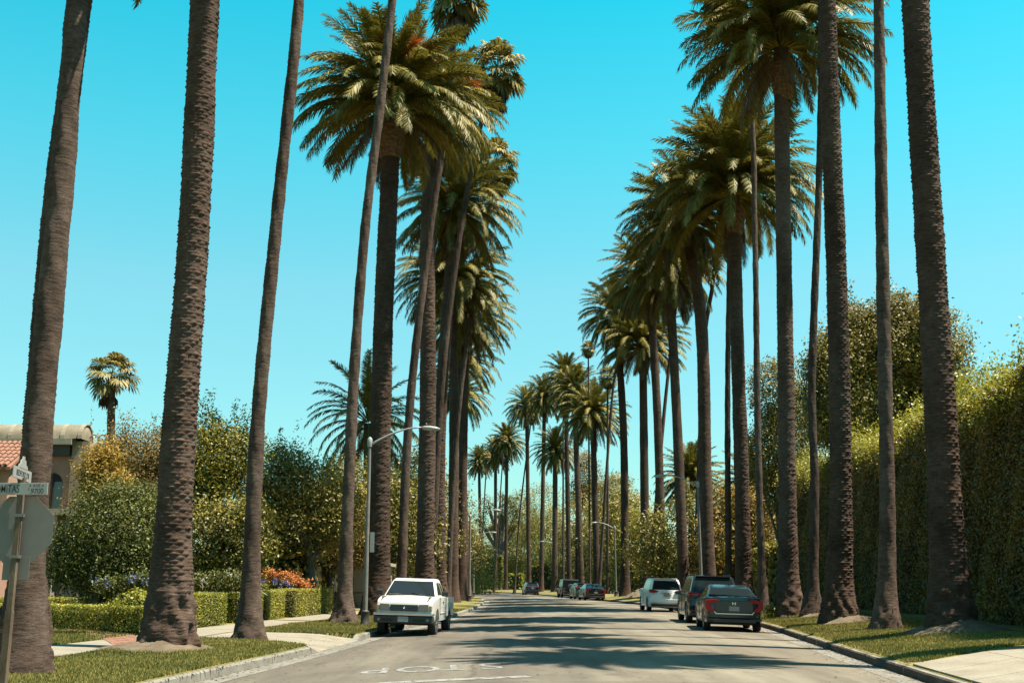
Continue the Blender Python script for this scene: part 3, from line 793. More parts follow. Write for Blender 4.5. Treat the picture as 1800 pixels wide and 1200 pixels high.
_pk = [0]
def palm(kind, label, Y, bx, crown, mid_w, cr, mids=(), detail=1, flare=None, n_fr=100, fruit=0, far=False, rough_h=None, top_ratio=None, boss=True, group=None, old=8, base_z=None, topY=None, n_fan=34, n_dead=16, open_=False):
    """bx: photo x of the trunk's foot; crown: (px,py) where the leaves start; mid_w trunk diameter in m; cr leaf scale."""
    _pk[0] += 1; seed = _pk[0]; rr = random.Random(seed * 7 + 1)
    x = xof(bx, Y); x = xof(bx, Y, gz(x, Y)); z0 = gz(x, Y) - .12
    B = Vector((x, Y, z0)); T = at(crown[0], crown[1], topY or Y)
    mp = [at(mx, my, Y) for mx, my in mids]
    H = T.z - z0
    root = empty('date_palm' if kind == 'date' else 'fan_palm', B)
    tag(root, label, 'palm tree', group or ('tall date palms lining the avenue' if kind == 'date' else 'slender fan palms lining the avenue'))
    r_m = mid_w / 2
    if n_fr > 80: n_fr = int(n_fr * 1.3)
    if flare is None: flare = .15 if kind == 'date' else .14
    tr = top_ratio or (.9 if kind == 'date' else .68)
    me = trunk_mesh((x, Y), lambda n: curve_pts(B, T, mp, n), H, r_m * 1.04, r_m * tr, flare, detail, kind, seed, rough_h=rough_h if rough_h is not None else (1.0 if kind == 'date' else .55))
    me.materials.append(M['bark'] if kind == 'date' else M['fan_bark'])
    mesh_obj('trunk', me, None, root)
    top = T - B
    if kind == 'date':
        if boss:
            bo = mesh_obj('frond_collar', BOSS[seed % 2], None, root); s = r_m * tr / .42 * 1.02
            bo.location = (top.x, top.y, top.z - (2.35 if open_ else 1.55)); bo.scale = (s, s, 1.0); bo.rotation_euler.z = rr.uniform(0, 6)
        if far:
            c = mesh_obj('crown', FAR['date'][seed % 2], None, root); c.location = top; c.scale = (cr * (1.38 if kind == 'date' else 1.2),) * 3; c.rotation_euler.z = rr.uniform(0, 6)
        else:
            for i in range(n_fr):
                t = (i + .5) / n_fr
                e = min(8 if open_ else 10, int((9.4 if open_ else 11) * t ** .98)); me = FR[e][rr.randrange(2)]
                f = mesh_obj('frond', me, None, root)
                rad = .12 + .38 * t
                az = i * 2.39996 + rr.uniform(-.25, .25)
                f.location = (top.x + rad * math.cos(az) * .8, top.y + rad * math.sin(az) * .8, top.z + .45 * (1 - t))
                s = cr * 1.16 * rr.uniform(.88, 1.06); f.scale = (s, s, s)
                f.rotation_euler = (rr.uniform(-.35, .35), rr.uniform(-.1, .1), az)
            for i in range(old):
                f = mesh_obj('frond', FR_OLD[rr.randrange(3)], None, root); az = rr.uniform(0, 6.28)
                f.location = (top.x + .4 * math.cos(az), top.y + .4 * math.sin(az), top.z - .25); s = cr * rr.uniform(.8, 1)
                f.scale = (s, s, s); f.rotation_euler = (0, 0, az)
            for i in range(fruit):
                az = rr.uniform(0, 6.28); f = mesh_obj('fruit_stalk', FRUIT[i % 3], None, root)
                f.location = (top.x + .3 * math.cos(az), top.y + .3 * math.sin(az), top.z + .9); f.scale = (2.1,) * 3; f.rotation_euler = (0, rr.uniform(-.5, -.1), az)
    else:
        if far:
            c = mesh_obj('crown', FAR['fan'][seed % 2], None, root); c.location = top; c.scale = (cr, cr, cr); c.rotation_euler.z = rr.uniform(0, 6)
        else:
            for i in range(n_fan):
                e = min(7, int((8 if n_fan > 30 else 6.5) * (i + .5) / n_fan)); f = mesh_obj('fan_leaf', FAN[e][rr.randrange(2)], None, root)
                az = i * 2.39996 + rr.uniform(-.3, .3); s = cr * rr.uniform(.85, 1.1)
                f.location = (top.x, top.y, top.z + .25 * (1 - i / n_fan)); f.scale = (s, s, s); f.rotation_euler = (rr.uniform(-.5, .5), 0, az)
            for i in range(n_dead):
                f = mesh_obj('dead_leaf', FAN_DEAD[rr.randrange(3)], None, root); az = i * 2.39996
                s = cr * rr.uniform(.85, 1.15); f.location = (top.x, top.y, top.z - .1 - .9 * rr.random()); f.scale = (s, s, s); f.rotation_euler = (0, 0, az)
    return root

D, Fp = 'date', 'fan'
# --- left row, near to far
palm(Fp, 'fan palm with swollen lumpy foot behind the street sign, at the left edge', 16.7, 36, (156, -330), .46, 1.5, [(62, 820), (92, 500), (131, 60)], 2, .17, rough_h=.55, top_ratio=.62)
palm(D, 'date palm half hidden behind the leftmost fan palm, a sliver of ridged trunk showing', 26.5, 44, (176, -225), .58, .85, [(73, 620), (108, 260)], 2, .2, n_fr=90)
palm(D, 'nearest thick ridged date palm on the left verge with a burr at its foot', 22.7, 295, (380, -430), .66, 1.0, [(312, 800), (341, 400), (360, 0)], 3, .17, rough_h=1.2)
palm(Fp, 'slender fan palm leaning right beside the driveway left of the white pickup', 27.0, 438, (546, -330), .37, 1.35, [(452, 760), (487, 380), (524, 20)], 2, .2, rough_h=.5)
palm(Fp, 'slender leaning fan palm behind the driveway whose trunk crosses the biggest left crown', 38.5, 604, (724, -300), .40, 1.3, [(620, 700), (642, 400), (668, 190)], 2, .26, rough_h=.6)
palm(D, 'thick date palm behind the left street lamp carrying the biggest crown on the left', 46, 664, (688, 195), .86, 1.15, [(668, 800), (674, 560), (684, 330)], 2, .22, n_fr=128, fruit=9, open_=True, rough_h=1.2)
palm(D, 'date palm behind the white pickup whose crown merges into the biggest left crown', 57, 745, (762, 215), .86, 1.0, [(752, 700), (752, 420)], 2, .17, n_fr=110, fruit=3)
palm(Fp, 'leaning fan palm whose small crown touches the top edge left of centre', 52, 703, (804, -8), .44, 1.35, [(720, 720), (757, 400), (783, 220)], 1)
palm(D, 'date palm third behind the pickup, its crown below the merged big pair', 68, 772, (800, 375), .78, 1.12, [(773, 760), (790, 500)], 2, .17, n_fr=105)
palm(Fp, 'fan palm with a round shaggy crown right beside the biggest left crown', 64, 757, (874, 125), .42, 1.4, [(772, 744), (791, 538), (835, 262)], 1)
palm(D, 'date palm with full crown hanging just above the middle of the left row', 79, 795, (796, 505), .72, 1.18, [(798, 760)], 1, .2, n_fr=110)
palm(Fp, 'fan palm with a small shaggy crown above the far end of the left row', 78, 786, (872, 290), .38, 1.4, [(803, 760), (826, 570), (858, 383)], 1)
palm(D, 'date palm behind the full left crown, seen as a brown fringe at its right', 88, 810, (818, 568), .72, 1.08, [], 1, .2, n_fr=100)
palm(D, 'last visible date palm trunk of the left row beside the second lamp', 99, 820, (810, 640), .62, 1.0, [], 1, .25, n_fr=80)
palm(D, 'short crowned date palm peeping below the left row fringe', 122, 790, (806, 705), .65, .92, [], 0, far=True)
# --- right row
palm(D, 'thick date palm on the corner just outside the right edge', 20.0, 1885, (1885, -850), .8, .74, [], 1, n_fr=90)
palm(D, 'nearest and thickest date palm on the right, standing on a soil mound', 25.8, 1672, (1592, -380), .68, .64, [(1660, 850), (1636, 450), (1612, 60)], 3, .17, rough_h=1.3, n_fr=95)
palm(Fp, 'smooth grey fan palm between the two nearest right date palms', 29.6, 1556, (1541, -260), .40, .95, [(1560, 900), (1552, 500), (1546, 100)], 2, .2, rough_h=.4)
palm(D, 'second thick date palm from the right with an orange tuft at its foot', 34.3, 1474, (1446, -260), .64, .66, [(1478, 850), (1471, 500), (1456, 100)], 3, .17, rough_h=1.0, n_fr=95)
palm(Fp, 'thin fan palm close left of the second thick right palm', 40.5, 1427, (1450, -200), .31, .95, [(1432, 850), (1427, 690), (1440, 300)], 2, .24, rough_h=.5)
palm(D, 'date palm whose broad dark crown fills the top right', 42.5, 1386, (1372, 88), .64, 1.08, [(1384, 850), (1378, 450)], 2, .18, n_fr=120, rough_h=1.2, open_=True)
palm(Fp, 'very thin fan palm rising in front of the bright right crown', 49, 1341, (1266, -25), .31, 1.25, [(1332, 760), (1327, 420), (1316, 160)], 1, .2)
palm(D, 'date palm with the bright full crown and swollen collar above the dark cars', 59, 1308, (1290, 345), .76, 1.3, [(1304, 850), (1296, 600)], 2, .18, n_fr=130, rough_h=1.2, fruit=0, old=3, open_=True)
palm(Fp, 'thin pale fan palm tucked left of the trunk with the swollen collar', 63, 1281, (1284, 330), .36, .9, [(1279, 700)], 1)
palm(D, 'date palm rising over the dark SUV with its crown behind the bright one', 66, 1246, (1205, 395), .78, 1.1, [(1240, 850), (1232, 560)], 1, .2, n_fr=115)
palm(Fp, 'thin fan palm leaning right behind the trunk over the dark SUV', 76, 1222, (1268, 340), .36, .9, [(1238, 600), (1254, 490)], 1)
palm(D, 'date palm behind the white SUV with a skirt of brown fronds', 76, 1203, (1176, 478), .70, 1.08, [(1190, 740)], 1, .2, n_fr=110, old=20)
palm(D, 'date palm left of the trunk behind the white SUV', 86, 1164, (1142, 500), .68, 1.08, [(1156, 740)], 1, .2, n_fr=105, old=20)
palm(Fp, 'thin fan palm leaning right between two date trunks over the white SUV', 92, 1140, (1192, 500), .38, .9, [(1166, 740)], 0, far=True)
palm(D, 'date palm with orange collar and rounded crown midway along the right row', 98, 1135, (1130, 615), .78, 1.08, [], 1, .2, n_fr=100, open_=True)
palm(D, 'date palm at the left face of the right row with a crown bulging left', 101, 1099, (1084, 560), .70, .98, [(1096, 760)], 1, .2, n_fr=95)
palm(Fp, 'thin fan palm leaning right between the rounded crown and the bulging one', 112, 1052, (1092, 585), .34, .9, [(1076, 700)], 0, far=True)
palm(D, 'date palm with wide spiky crown standing forward at the bend', 126, 1050, (1042, 735), .72, 1.12, [], 1, .2, n_fr=90)
palm(D, 'date palm at the bend, crown overlapping the wide spiky one from the left', 136, 1022, (1010, 700), .72, .86, [], 1, far=True)
palm(D, 'date palm at the bend with a low dark crown', 150, 975, (976, 800), .72, .82, [], 1, far=True)
palm(D, 'date palm at the bend with the highest crown of the far group', 146, 1001, (994, 672), .62, .82, [], 1, far=True)
palm(D, 'date palm at the bend in front of the sky gap with a narrow crown', 165, 930, (926, 722), .60, .82, [], 1, far=True)
palm(D, 'date palm just right of the sky gap palm, its crown a little higher', 157, 951, (957, 706), .60, .80, [], 1, far=True)
palm(D, 'far date palm at the end of the street, left of a twin', 196, 871, (871, 805), .62, .80, [], 0, far=True)
palm(D, 'far date palm at the end of the street, right of a twin', 192, 889, (891, 785), .62, .88, [], 0, far=True, fruit=0)
palm(D, 'farthest date palm where the avenue ends behind the left row', 216, 846, (842, 818), .62, .8, [], 0, far=True)
palm(Fp, 'fan palm with a small round crown against the sky at the bend', 125, 1037, (1034, 612), .26, .72, [], 0, far=True)
palm(Fp, 'far fan palm whose crown peeps above the far group', 136, 1012, (1016, 650), .26, .7, [], 0, far=True)
palm(Fp, 'hair thin fan palm leaning right across the sky gap', 160, 904, (934, 735), .28, .6, [(914, 900)], 0, far=True)
palm(Fp, 'hair thin leaning fan palm between the far twin palms', 185, 868, (886, 772), .28, .6, [], 0, far=True)
palm(Fp, 'hair thin fan palm nearest the second left lamp', 175, 842, (856, 800), .28, .55, [], 0, far=True)
palm(Fp, 'thin fan palm trunk just right of the low dark crown', 140, 990, (990, 700), .30, .9, [], 0, far=True)
palm(Fp, 'thin straight fan palm trunk right of the spiky crowned palm', 118, 1068, (1068, 660), .30, .9, [], 0, far=True)
palm(Fp, 'lone small fan palm in the sky above the left garden', 74, 193, (196, 662), .62, 1.25, [], 1, .1, top_ratio=.8, n_fan=24, n_dead=4, group='garden palms away from the avenue')
# untrimmed garden date palm, left
def garden_date(label, Y, px, cpy, cr, n):
    p = palm(D, label, Y, px, (px, cpy), .7, cr, [], 1, n_fr=n, boss=False, old=4, group='garden palms away from the avenue'); return p
garden_date('open blue green date palm with spiky fronds behind the left lamp', 70, 648, 745, 1.1, 46)

# soil mounds
def mound(px, Y, r, h, label, dx=0):
    x = xof(px, Y) + dx; zc = gz(x, Y); n, k = 40, 9; V, F = [], []
    rg = random.Random(int(px))
    ph = [rg.uniform(0, 6) for _ in range(4)]
    for i in range(k + 1):
        t = i / k
        for j in range(n):
            a = 2 * math.pi * j / n; rr = r * t * (1 + .12 * math.sin(3 * a + ph[0]) + .07 * math.sin(7 * a + ph[1]))
            X, Y2 = x + rr * math.cos(a), Y + rr * math.sin(a)
            V.append((X, Y2, gz(X, Y2) + h * (1 - t ** 1.3) - .03 * t + (.02 * rg.uniform(-1, 1) if t < .95 else 0)))
    for i in range(k):
        for j in range(n): F.append((i * n + j, i * n + (j + 1) % n, (i + 1) * n + (j + 1) % n, (i + 1) * n + j))
    tag(mesh_obj('soil_mound', from_np('soil_mound', V, F), M['dirt']), label, None, None, 'structure')
mound(278, 22.4, 1.25, .22, 'dry brown soil mound at the foot of the near left date palm')
mound(1690, 25.6, 1.35, .34, 'pale soil mound round the foot of the nearest right date palm')
mound(1488, 34.0, 1.0, .26, 'straw coloured soil mound at the second right date palm')
mound(1432, 40.3, .7, .16, 'small soil mound at the thin right fan palm')
mound(1130, 97, 1.6, .7, 'straw coloured mound at the palm by the far lamp')

# ------------------------------------------------------------------ foliage helpers
def leaf_mesh(P, size, seed, nrm=None, aspect=.5, jitter=.5):
    """rhombic leaves at P (n,3)"""
    r = np.random.default_rng(seed); n = len(P)
    d = r.normal(size=(n, 3)); d /= np.linalg.norm(d, axis=1)[:, None]
    if nrm is not None:
        nn_ = nrm + r.normal(size=(n, 3)) * jitter; nn_ /= np.linalg.norm(nn_, axis=1)[:, None]
        d = d - (d * nn_).sum(1)[:, None] * nn_; d /= np.linalg.norm(d, axis=1)[:, None]
        w = np.cross(nn_, d)
    else:
        q = r.normal(size=(n, 3)); w = np.cross(d, q); w /= np.linalg.norm(w, axis=1)[:, None]
    s = (size * (.6 + .8 * r.random(n)))[:, None]
    V = np.empty((n, 4, 3), np.float32)
    V[:, 0] = P - d * s * .5; V[:, 1] = P + w * s * aspect * .5; V[:, 2] = P + d * s * .5; V[:, 3] = P - w * s * aspect * .5
    return V.reshape(-1, 3), np.arange(4 * n).reshape(-1, 4), r.random(n)

def crown_points(blobs, n, seed, clump=.35, nclump=None, shell=.75):
    r = np.random.default_rng(seed); vol = np.array([b[3] * b[4] * b[5] for b in blobs]) ** .67; vol /= vol.sum()
    out, nr = [], []
    for b, v in zip(blobs, vol):
        m = int(n * v); kc = max(6, int((nclump or n / 45) * v))
        d = r.normal(size=(kc, 3)); d /= np.linalg.norm(d, axis=1)[:, None]
        rad = shell + (1.05 - shell) * r.random(kc) ** .8; rad[r.random(kc) < .12] *= 1.12
        c = d * rad[:, None] * np.array(b[3:6]) + np.array(b[:3])
        k = r.integers(0, kc, m); cs = clump * (.6 + .8 * r.random(kc))
        p = c[k] + np.clip(r.normal(size=(m, 3)), -1.7, 1.7) * cs[k][:, None] * np.array([1, 1, .75])
        out.append(p); nr.append(d[k] + np.array([0, 0, .5]))
    return np.concatenate(out), np.concatenate(nr)

def tree(name, label, cat, base, blobs, n, size, mat, clump=.35, aspect=.5, group=None, trunk_r=.15, lean=(0, 0), nclump=None, stems=1, sprigs=0, seed=None, shell=.72):
    seed = seed or int(abs(base[0] * 13 + base[1] * 7)) + n
    n = int(n * 1.7); size = size * .74
    r = random.Random(seed)
    root = empty(name, base); tag(root, label, cat, group)
    rel = [(b[0], b[1], b[2], b[3], b[4], b[5]) for b in blobs]
    P, Nn = crown_points(rel, n, seed, clump, nclump, shell)
    if sprigs:
        rg = np.random.default_rng(seed + 1); top = rel[0]; ex = []
        for k in range(sprigs):
            b = rel[rg.integers(0, len(rel))]
            a = rg.uniform(0, 6.28); q = rg.uniform(.1, .8)
            s = np.array([b[0] + b[3] * q * math.cos(a), b[1] + b[4] * q * math.sin(a), b[2] + b[5] * .85 * math.sqrt(1 - q * q)])
            L = rg.uniform(.5, 1.5); dd = np.array([rg.normal() * .2, rg.normal() * .2, 1]); t = rg.random(26)[:, None]
            ex.append(s + dd * L * t + rg.normal(size=(26, 3)) * .07)
        ex = np.concatenate(ex); P = np.concatenate([P, ex]); Nn = np.concatenate([Nn, rg.normal(size=ex.shape)])
    V, F, rn = leaf_mesh(P, size, seed, Nn, aspect, .9)
    mesh_obj('foliage', from_np('foliage', V, F, rn), mat, root)
    mb = MB()
    for k in range(stems):
        a = r.uniform(0, 6.28); off = Vector((math.cos(a), math.sin(a), 0)) * (0 if stems == 1 else .35)
        zc = min(b[2] for b in rel)
        fork = Vector((lean[0], lean[1], max(.4, zc * .55))) + off * 1.5
        mb.tube([off + Vector((0, 0, -.2)), off * 1.2 + fork * .5, fork], [trunk_r * 1.25, trunk_r, trunk_r * .85], 8)
        for b in rel:
            for q in range(3):
                e = Vector((b[0] + r.uniform(-.6, .6) * b[3], b[1] + r.uniform(-.6, .6) * b[4], b[2] + r.uniform(-.3, .7) * b[5]))
                mid = fork.lerp(e, .5) + Vector((r.uniform(-.3, .3), r.uniform(-.3, .3), .2))
                mb.tube([fork, mid, e], [trunk_r * .6, trunk_r * .35, trunk_r * .1], 5, False)
    mb.build('trunk', M['twig'], root)
    return root

def px_tree(name, label, cat, Y, blobs_px, n, size, mat, depth=.8, **kw):
    """blobs_px: (px,py,rpx,rpy) ellipses as the photo shows them, turned into real ellipsoids at distance Y (+dy)"""
    bx = sum(b[0] for b in blobs_px) / len(blobs_px); x0 = xof(bx, Y); z0 = gz(x0, Y)
    bl = []
    for b in blobs_px:
        dy = b[4] if len(b) > 4 else 0
        p = at(b[0], b[1], Y + dy); s = 1957 / (Y + dy)
        rx, rz = b[2] / s, b[3] / s
        bl.append((p.x - x0, dy, p.z - z0, rx, (rx + rz) * .5 * depth, rz))
    return tree(name, label, cat, (x0, Y, z0), bl, n, size, mat, **kw)

def hedge(name, label, pts, w, h, n, size, mat, group=None, z_of=None, top_mat=None, topn=0, bumpy=0, seed=1, top_h=.5, cat='hedge'):
    """clipped hedge following pts [(x,y)], w wide; foliage on a twiggy core"""
    r = np.random.default_rng(seed)
    x0, y0 = pts[0]; z0 = gz(x0, y0)
    root = empty(name, (x0, y0, z0)); tag(root, label, cat, group)
    A = np.array(pts, float); seg = np.diff(A, axis=0); ln = np.linalg.norm(seg, axis=1); cum = np.concatenate([[0], np.cumsum(ln)]); L = cum[-1]
    def pos(s):
        x = np.interp(s, cum, A[:, 0]); y = np.interp(s, cum, A[:, 1])
        k = np.clip(np.searchsorted(cum, s, side='right') - 1, 0, len(ln) - 1)
        t = seg[k] / ln[k][:, None]; return x, y, t
    hh = h if callable(h) else (lambda s: h + 0 * s)
    mb = MB(); ns = max(2, int(L / 2) + 1); S = np.linspace(0.08, L - .08, ns); X, Y, T = pos(S); q = .13 if w < 1.5 else .3
    vs = []
    for i in range(ns):
        nx, ny = -T[i][1], T[i][0]; zb = gz(X[i], Y[i]) - z0
        for o, z in ((-(w / 2 - q), -.1), (-(w / 2 - q), 1), ((w / 2 - q), 1), ((w / 2 - q), -.1)):
            H_ = float(hh(np.array([S[i]]))[0]); vs.append((X[i] + nx * o - x0, Y[i] + ny * o - y0, zb + (H_ - q * 1.2 if z == 1 else z)))
    fs = []
    for i in range(ns - 1):
        for k in range(3): fs.append([i * 4 + k, i * 4 + k + 1, i * 4 + 5 + k, i * 4 + 4 + k])
    fs += [[0, 1, 2, 3], [(ns - 1) * 4 + k for k in (3, 2, 1, 0)]]
    mb.add(vs, fs).build('core', M['hedge_core'], root)
    # foliage on sides, top and ends
    H1 = float(np.mean(hh(np.linspace(0, L, 20)))); areas = np.array([L * H1 * (.15 if w > 1.5 else 1), L * H1, L * w, w * H1, w * H1]); pr_ = areas / areas.sum()
    fc = r.choice(5, n, p=pr_)
    s = r.random(n) * L; s = np.where(fc == 3, 0, np.where(fc == 4, L, s))
    if L > 20: s = np.where(fc < 3, L * r.random(n) ** 1.35, s)
    o = (r.random(n) - .5) * w; o = np.where(fc == 0, -w / 2, np.where(fc == 1, w / 2, o))
    Xs, Ys, Ts = pos(s); Hs = hh(s)
    z = np.where(fc == 2, Hs, Hs * r.random(n) ** .9)
    nrm = np.zeros((n, 3)); nx, ny = -Ts[:, 1], Ts[:, 0]
    sg = np.where(fc == 0, -1, np.where(fc == 1, 1, 0)); nrm[:, 0] = nx * sg; nrm[:, 1] = ny * sg; nrm[:, 2] = (fc == 2) + .25
    e = np.where(fc == 3, -1, np.where(fc == 4, 1, 0)); nrm[:, 0] += Ts[:, 0] * e; nrm[:, 1] += Ts[:, 1] * e
    wob = bumpy * (np.sin(s * .9 + z * 1.3) + np.sin(s * 2.1 + z * .7 + 1) * .6 + .6 * np.sin(z * 2.9 + s * 3.3)) + r.normal(size=n) * (.022 if w < 1.5 else .07)
    P = np.stack([Xs + nx * o - x0, Ys + ny * o - y0, z], 1) + nrm / np.linalg.norm(nrm, axis=1)[:, None] * wob[:, None]
    zb = np.array([gz(a, b) for a, b in zip(Xs[::50], Ys[::50])]); P[:, 2] += zb.mean() - z0
    V, F, rn = leaf_mesh(P, size, seed, nrm, .55, .8)
    mesh_obj('foliage', from_np('foliage', V, F, rn), mat, root)
    if topn:
        kc = int(topn / 42); sc = L * r.random(kc) ** 1.4; oc = (r.random(kc) - .5) * w * 1.25
        k = r.integers(0, kc, topn); cx, cy_, ct = pos(sc); hc = hh(sc)
        bz = hc + r.random(kc) ** 1.5 * top_h * (.6 + .5 * np.sin(sc * .8)) - .7 * r.random(kc)
        c = np.stack([cx - ct[:, 1] * oc - x0, cy_ + ct[:, 0] * oc - y0, bz], 1)
        P = c[k] + r.normal(size=(topn, 3)) * np.array([.20, .20, .24])
        V, F, rn = leaf_mesh(P, size * 1.15, seed + 3, r.normal(size=(topn, 3)) * .4 + np.array([0, 0, .6]), .5, .8)
        mesh_obj('new_growth', from_np('new_growth', V, F, rn), top_mat, root)
    return root

# ------------------------------------------------------------------ right side: tall hedge and trees
hx = lambda y: xr(y) + 5.4
hedge('tall_hedge', 'tall clipped dark ficus hedge with bright new growth on top, along the right side',
      [(hx(y) + 0.9, y) for y in (22, 27, 32, 38, 45, 52, 60)], 1.8,
      lambda s: 6.15 + .012 * s + .18 * np.sin(s * .55), 210000, .085, M['hedge_leaf'], top_mat=M['hedge_top'], topn=110000, bumpy=.07, seed=4, top_h=1.3)
px_tree('garden_tree', 'big round tree with layered dark crown rising behind the tall right hedge', 'tree', 50,
        [(1560, 620, 75, 85), (1480, 640, 60, 70), (1640, 620, 60, 85, -1), (1520, 720, 95, 70), (1640, 720, 65, 60), (1590, 560, 60, 45), (1450, 700, 40, 90), (1500, 560, 35, 35)],
        62000, .20, M['olive'], clump=.30, shell=.5, trunk_r=.3, group='garden trees behind the right hedge', sprigs=30)
px_tree('garden_tree', 'smaller yellow green tree at the left end of the tall right hedge', 'tree', 62,
        [(1365, 690, 50, 60), (1395, 760, 55, 80), (1350, 800, 45, 70), (1400, 880, 60, 70)], 22000, .20, M['olive'], clump=.32, shell=.5, group='garden trees behind the right hedge', sprigs=12)
px_tree('garden_tree', 'bright yellow tree between the trunks behind the dark sedan', 'tree', 74,
        [(1265, 960, 40, 60), (1330, 930, 35, 60), (1300, 890, 35, 35)], 9000, .28, M['yellow'], clump=.4, group='garden trees behind the right hedge')
px_tree('garden_tree', 'low dark tree behind the trunks over the dark SUV', 'tree', 84,
        [(1200, 950, 50, 70), (1240, 900, 45, 50), (1150, 960, 40, 60), (1330, 960, 40, 60)], 9000, .3, M['darkgreen'], clump=.5, group='garden trees behind the right hedge')
for px, py, Y, lab in ((1215, 855, 92, 'left of the hedge'), (1325, 870, 86, 'close to the hedge end')):
    t_ = palm(D, 'short young palm with arching yellow fronds ' + lab, Y, px, (px, py), .5, .75, [], 0, far=True, boss=False, group='garden palms away from the avenue')
hedge('dark_hedge', 'dark hedge in shade behind the right row beyond the tall one',
      [(xr(y) + 7, y) for y in (62, 75, 90, 105, 120)], 2.5, 3.0, 22000, .3, M['darkgreen'], bumpy=.25, seed=8)
px_tree('white_flower_shrub', 'low variegated shrub by the kerb right of the dark sedan', 'shrub', 42.5, [(1372, 1075, 20, 12), (1388, 1070, 12, 10)], 900, .13, M['box_leaf'], clump=.12, trunk_r=.03)

# far trees behind the bend
far_specs = [
 (1095, 915, 45, 55, 130, 'olive', 'round olive tree right of the far lamp'),
 (1130, 950, 35, 50, 120, 'bright', 'yellow green tree behind the white SUV'),
 (1060, 960, 40, 60, 150, 'darkgreen', 'dark tree behind the jeep side trunks'),
 (1080, 870, 25, 40, 170, 'olive', 'tall thin tree behind the far lamp'),
 (1015, 930, 35, 60, 180, 'olive', 'olive tree behind the black jeep'),
 (1030, 840, 20, 45, 190, 'brownleaf', 'tall brown tipped tree above the jeep'),
 (970, 950, 35, 60, 215, 'bright', 'yellow green tree behind the far lamp pole'),
 (950, 900, 35, 50, 230, 'olive', 'olive tree in the sky gap above the far blue car'),
 (925, 960, 35, 50, 235, 'bright', 'sunlit tree left of the far blue car'),
 (890, 965, 30, 50, 240, 'olive', 'olive tree at the road end'),
 (850, 960, 30, 45, 235, 'bright', 'yellow green tree at the road end by the left lamp'),
 (915, 905, 25, 40, 245, 'darkgreen', 'dark pointed tree in the sky gap'),
]
for px, py, rx, ry, Y, mt, lab in far_specs:
    px_tree('garden_tree', lab, 'tree', Y, [(px, py, rx, ry), (px - rx * .6, py + 35, rx * .8, ry * .6), (px + rx * .6, py + 30, rx * .8, ry * .6), (px, 1010, rx * 1.2, 25)],
            9000, .42, M[mt], clump=.8, trunk_r=.3, group='garden trees beyond the bend')
px_tree('bare_tree', 'open branched tree with sparse puffs of leaves in the sky gap', 'tree', 210,
        [(862, 895, 12, 10), (880, 905, 14, 12), (845, 915, 12, 10), (895, 885, 16, 12), (912, 900, 12, 10), (870, 925, 14, 10), (905, 925, 12, 12), (855, 880, 8, 7), (885, 870, 10, 8)],
        3200, .4, M['darkgreen'], clump=.5, trunk_r=.5, shell=.5)
for (a, b, Y, lab, h_) in ((838, 882, 206, 'dark clipped hedge block at the road end', 6.0), (896, 918, 200, 'small hedge block with bright clipped edges beyond the bend', 2.6), (935, 1100, 190, 'long dark hedge behind the far palms', 4.0)):
    x0_, x1_ = xof(a, Y), xof(b, Y)
    hedge('dark_hedge', lab, [(x0_, Y), (x1_, Y - .5)], 2.2, h_, 5200, .4, M['darkgreen'] if 'dark' in lab else M['box_leaf'], bumpy=.1, seed=int(a), group='clipped hedges beyond the bend')
# far flat building
fb = empty('flat_building', (xof(1068, 260), 262, 0)); tag(fb, 'small flat roofed pale grey building showing between the far palms', 'building')
p_ = at(1066, 905, 260)
MB().box(-3.5, 3.5, -3, 3, 0, p_.z - .35).build('wall', M['stucco'], fb)
MB().box(-3.9, 3.9, -3.4, 3.4, p_.z - .35, p_.z).build('roof', M['sign_back'], fb)
for k in range(4): MB().box(-2.8 + 1.6 * k, -1.9 + 1.6 * k, -3.06, -3.0, p_.z - 2.2, p_.z - 1.0).build('window', M['glass'], fb)

# ------------------------------------------------------------------ left side gardens
G_L = 'garden trees on the left'
px_tree('magnolia_tree', 'broad glossy leaved dark tree left of the near date palm', 'tree', 33,
        [(200, 930, 78, 75), (135, 975, 50, 48), (245, 930, 60, 75, 1), (180, 1000, 90, 45), (260, 1000, 45, 50)], 30000, .13, M['magnolia'], clump=.26, aspect=.42, trunk_r=.14, group=G_L, stems=3)
px_tree('garden_tree', 'yellow leaved small tree in front of the house wall', 'tree', 38,
        [(176, 835, 28, 34), (198, 872, 28, 38), (166, 885, 26, 24), (180, 800, 18, 20)], 8000, .14, M['yellow'], clump=.24, group=G_L, sprigs=10)
px_tree('garden_tree', 'feathery brown tipped tree right of the small fan palm', 'tree', 43,
        [(240, 810, 55, 45), (205, 790, 25, 30), (285, 800, 40, 45), (250, 860, 60, 50), (290, 870, 45, 50)], 17000, .13, M['brownleaf'], clump=.28, group=G_L, sprigs=40)
px_tree('garden_tree', 'tall yellow green tree with wispy tips behind the near date palm', 'tree', 43,
        [(385, 810, 50, 60), (350, 850, 40, 60), (420, 800, 35, 50), (390, 890, 55, 60), (365, 770, 22, 35)], 17000, .15, M['bright'], clump=.28, group=G_L, sprigs=70)
px_tree('garden_tree', 'dark green bushy tree low between the two near left palms', 'tree', 39,
        [(380, 950, 55, 65), (430, 940, 45, 60), (360, 1010, 40, 40), (400, 1010, 50, 35)], 14000, .16, M['darkgreen'], clump=.26, group=G_L, stems=2)
px_tree('garden_tree', 'wide dark tree with sunlit top right of the leaning fan palm', 'tree', 47,
        [(500, 850, 55, 60), (560, 870, 60, 60), (470, 900, 45, 60), (520, 930, 75, 50), (600, 900, 50, 60), (500, 810, 35, 30)], 22000, .17, M['olive'], clump=.32, group=G_L, stems=2, trunk_r=.2, sprigs=12)
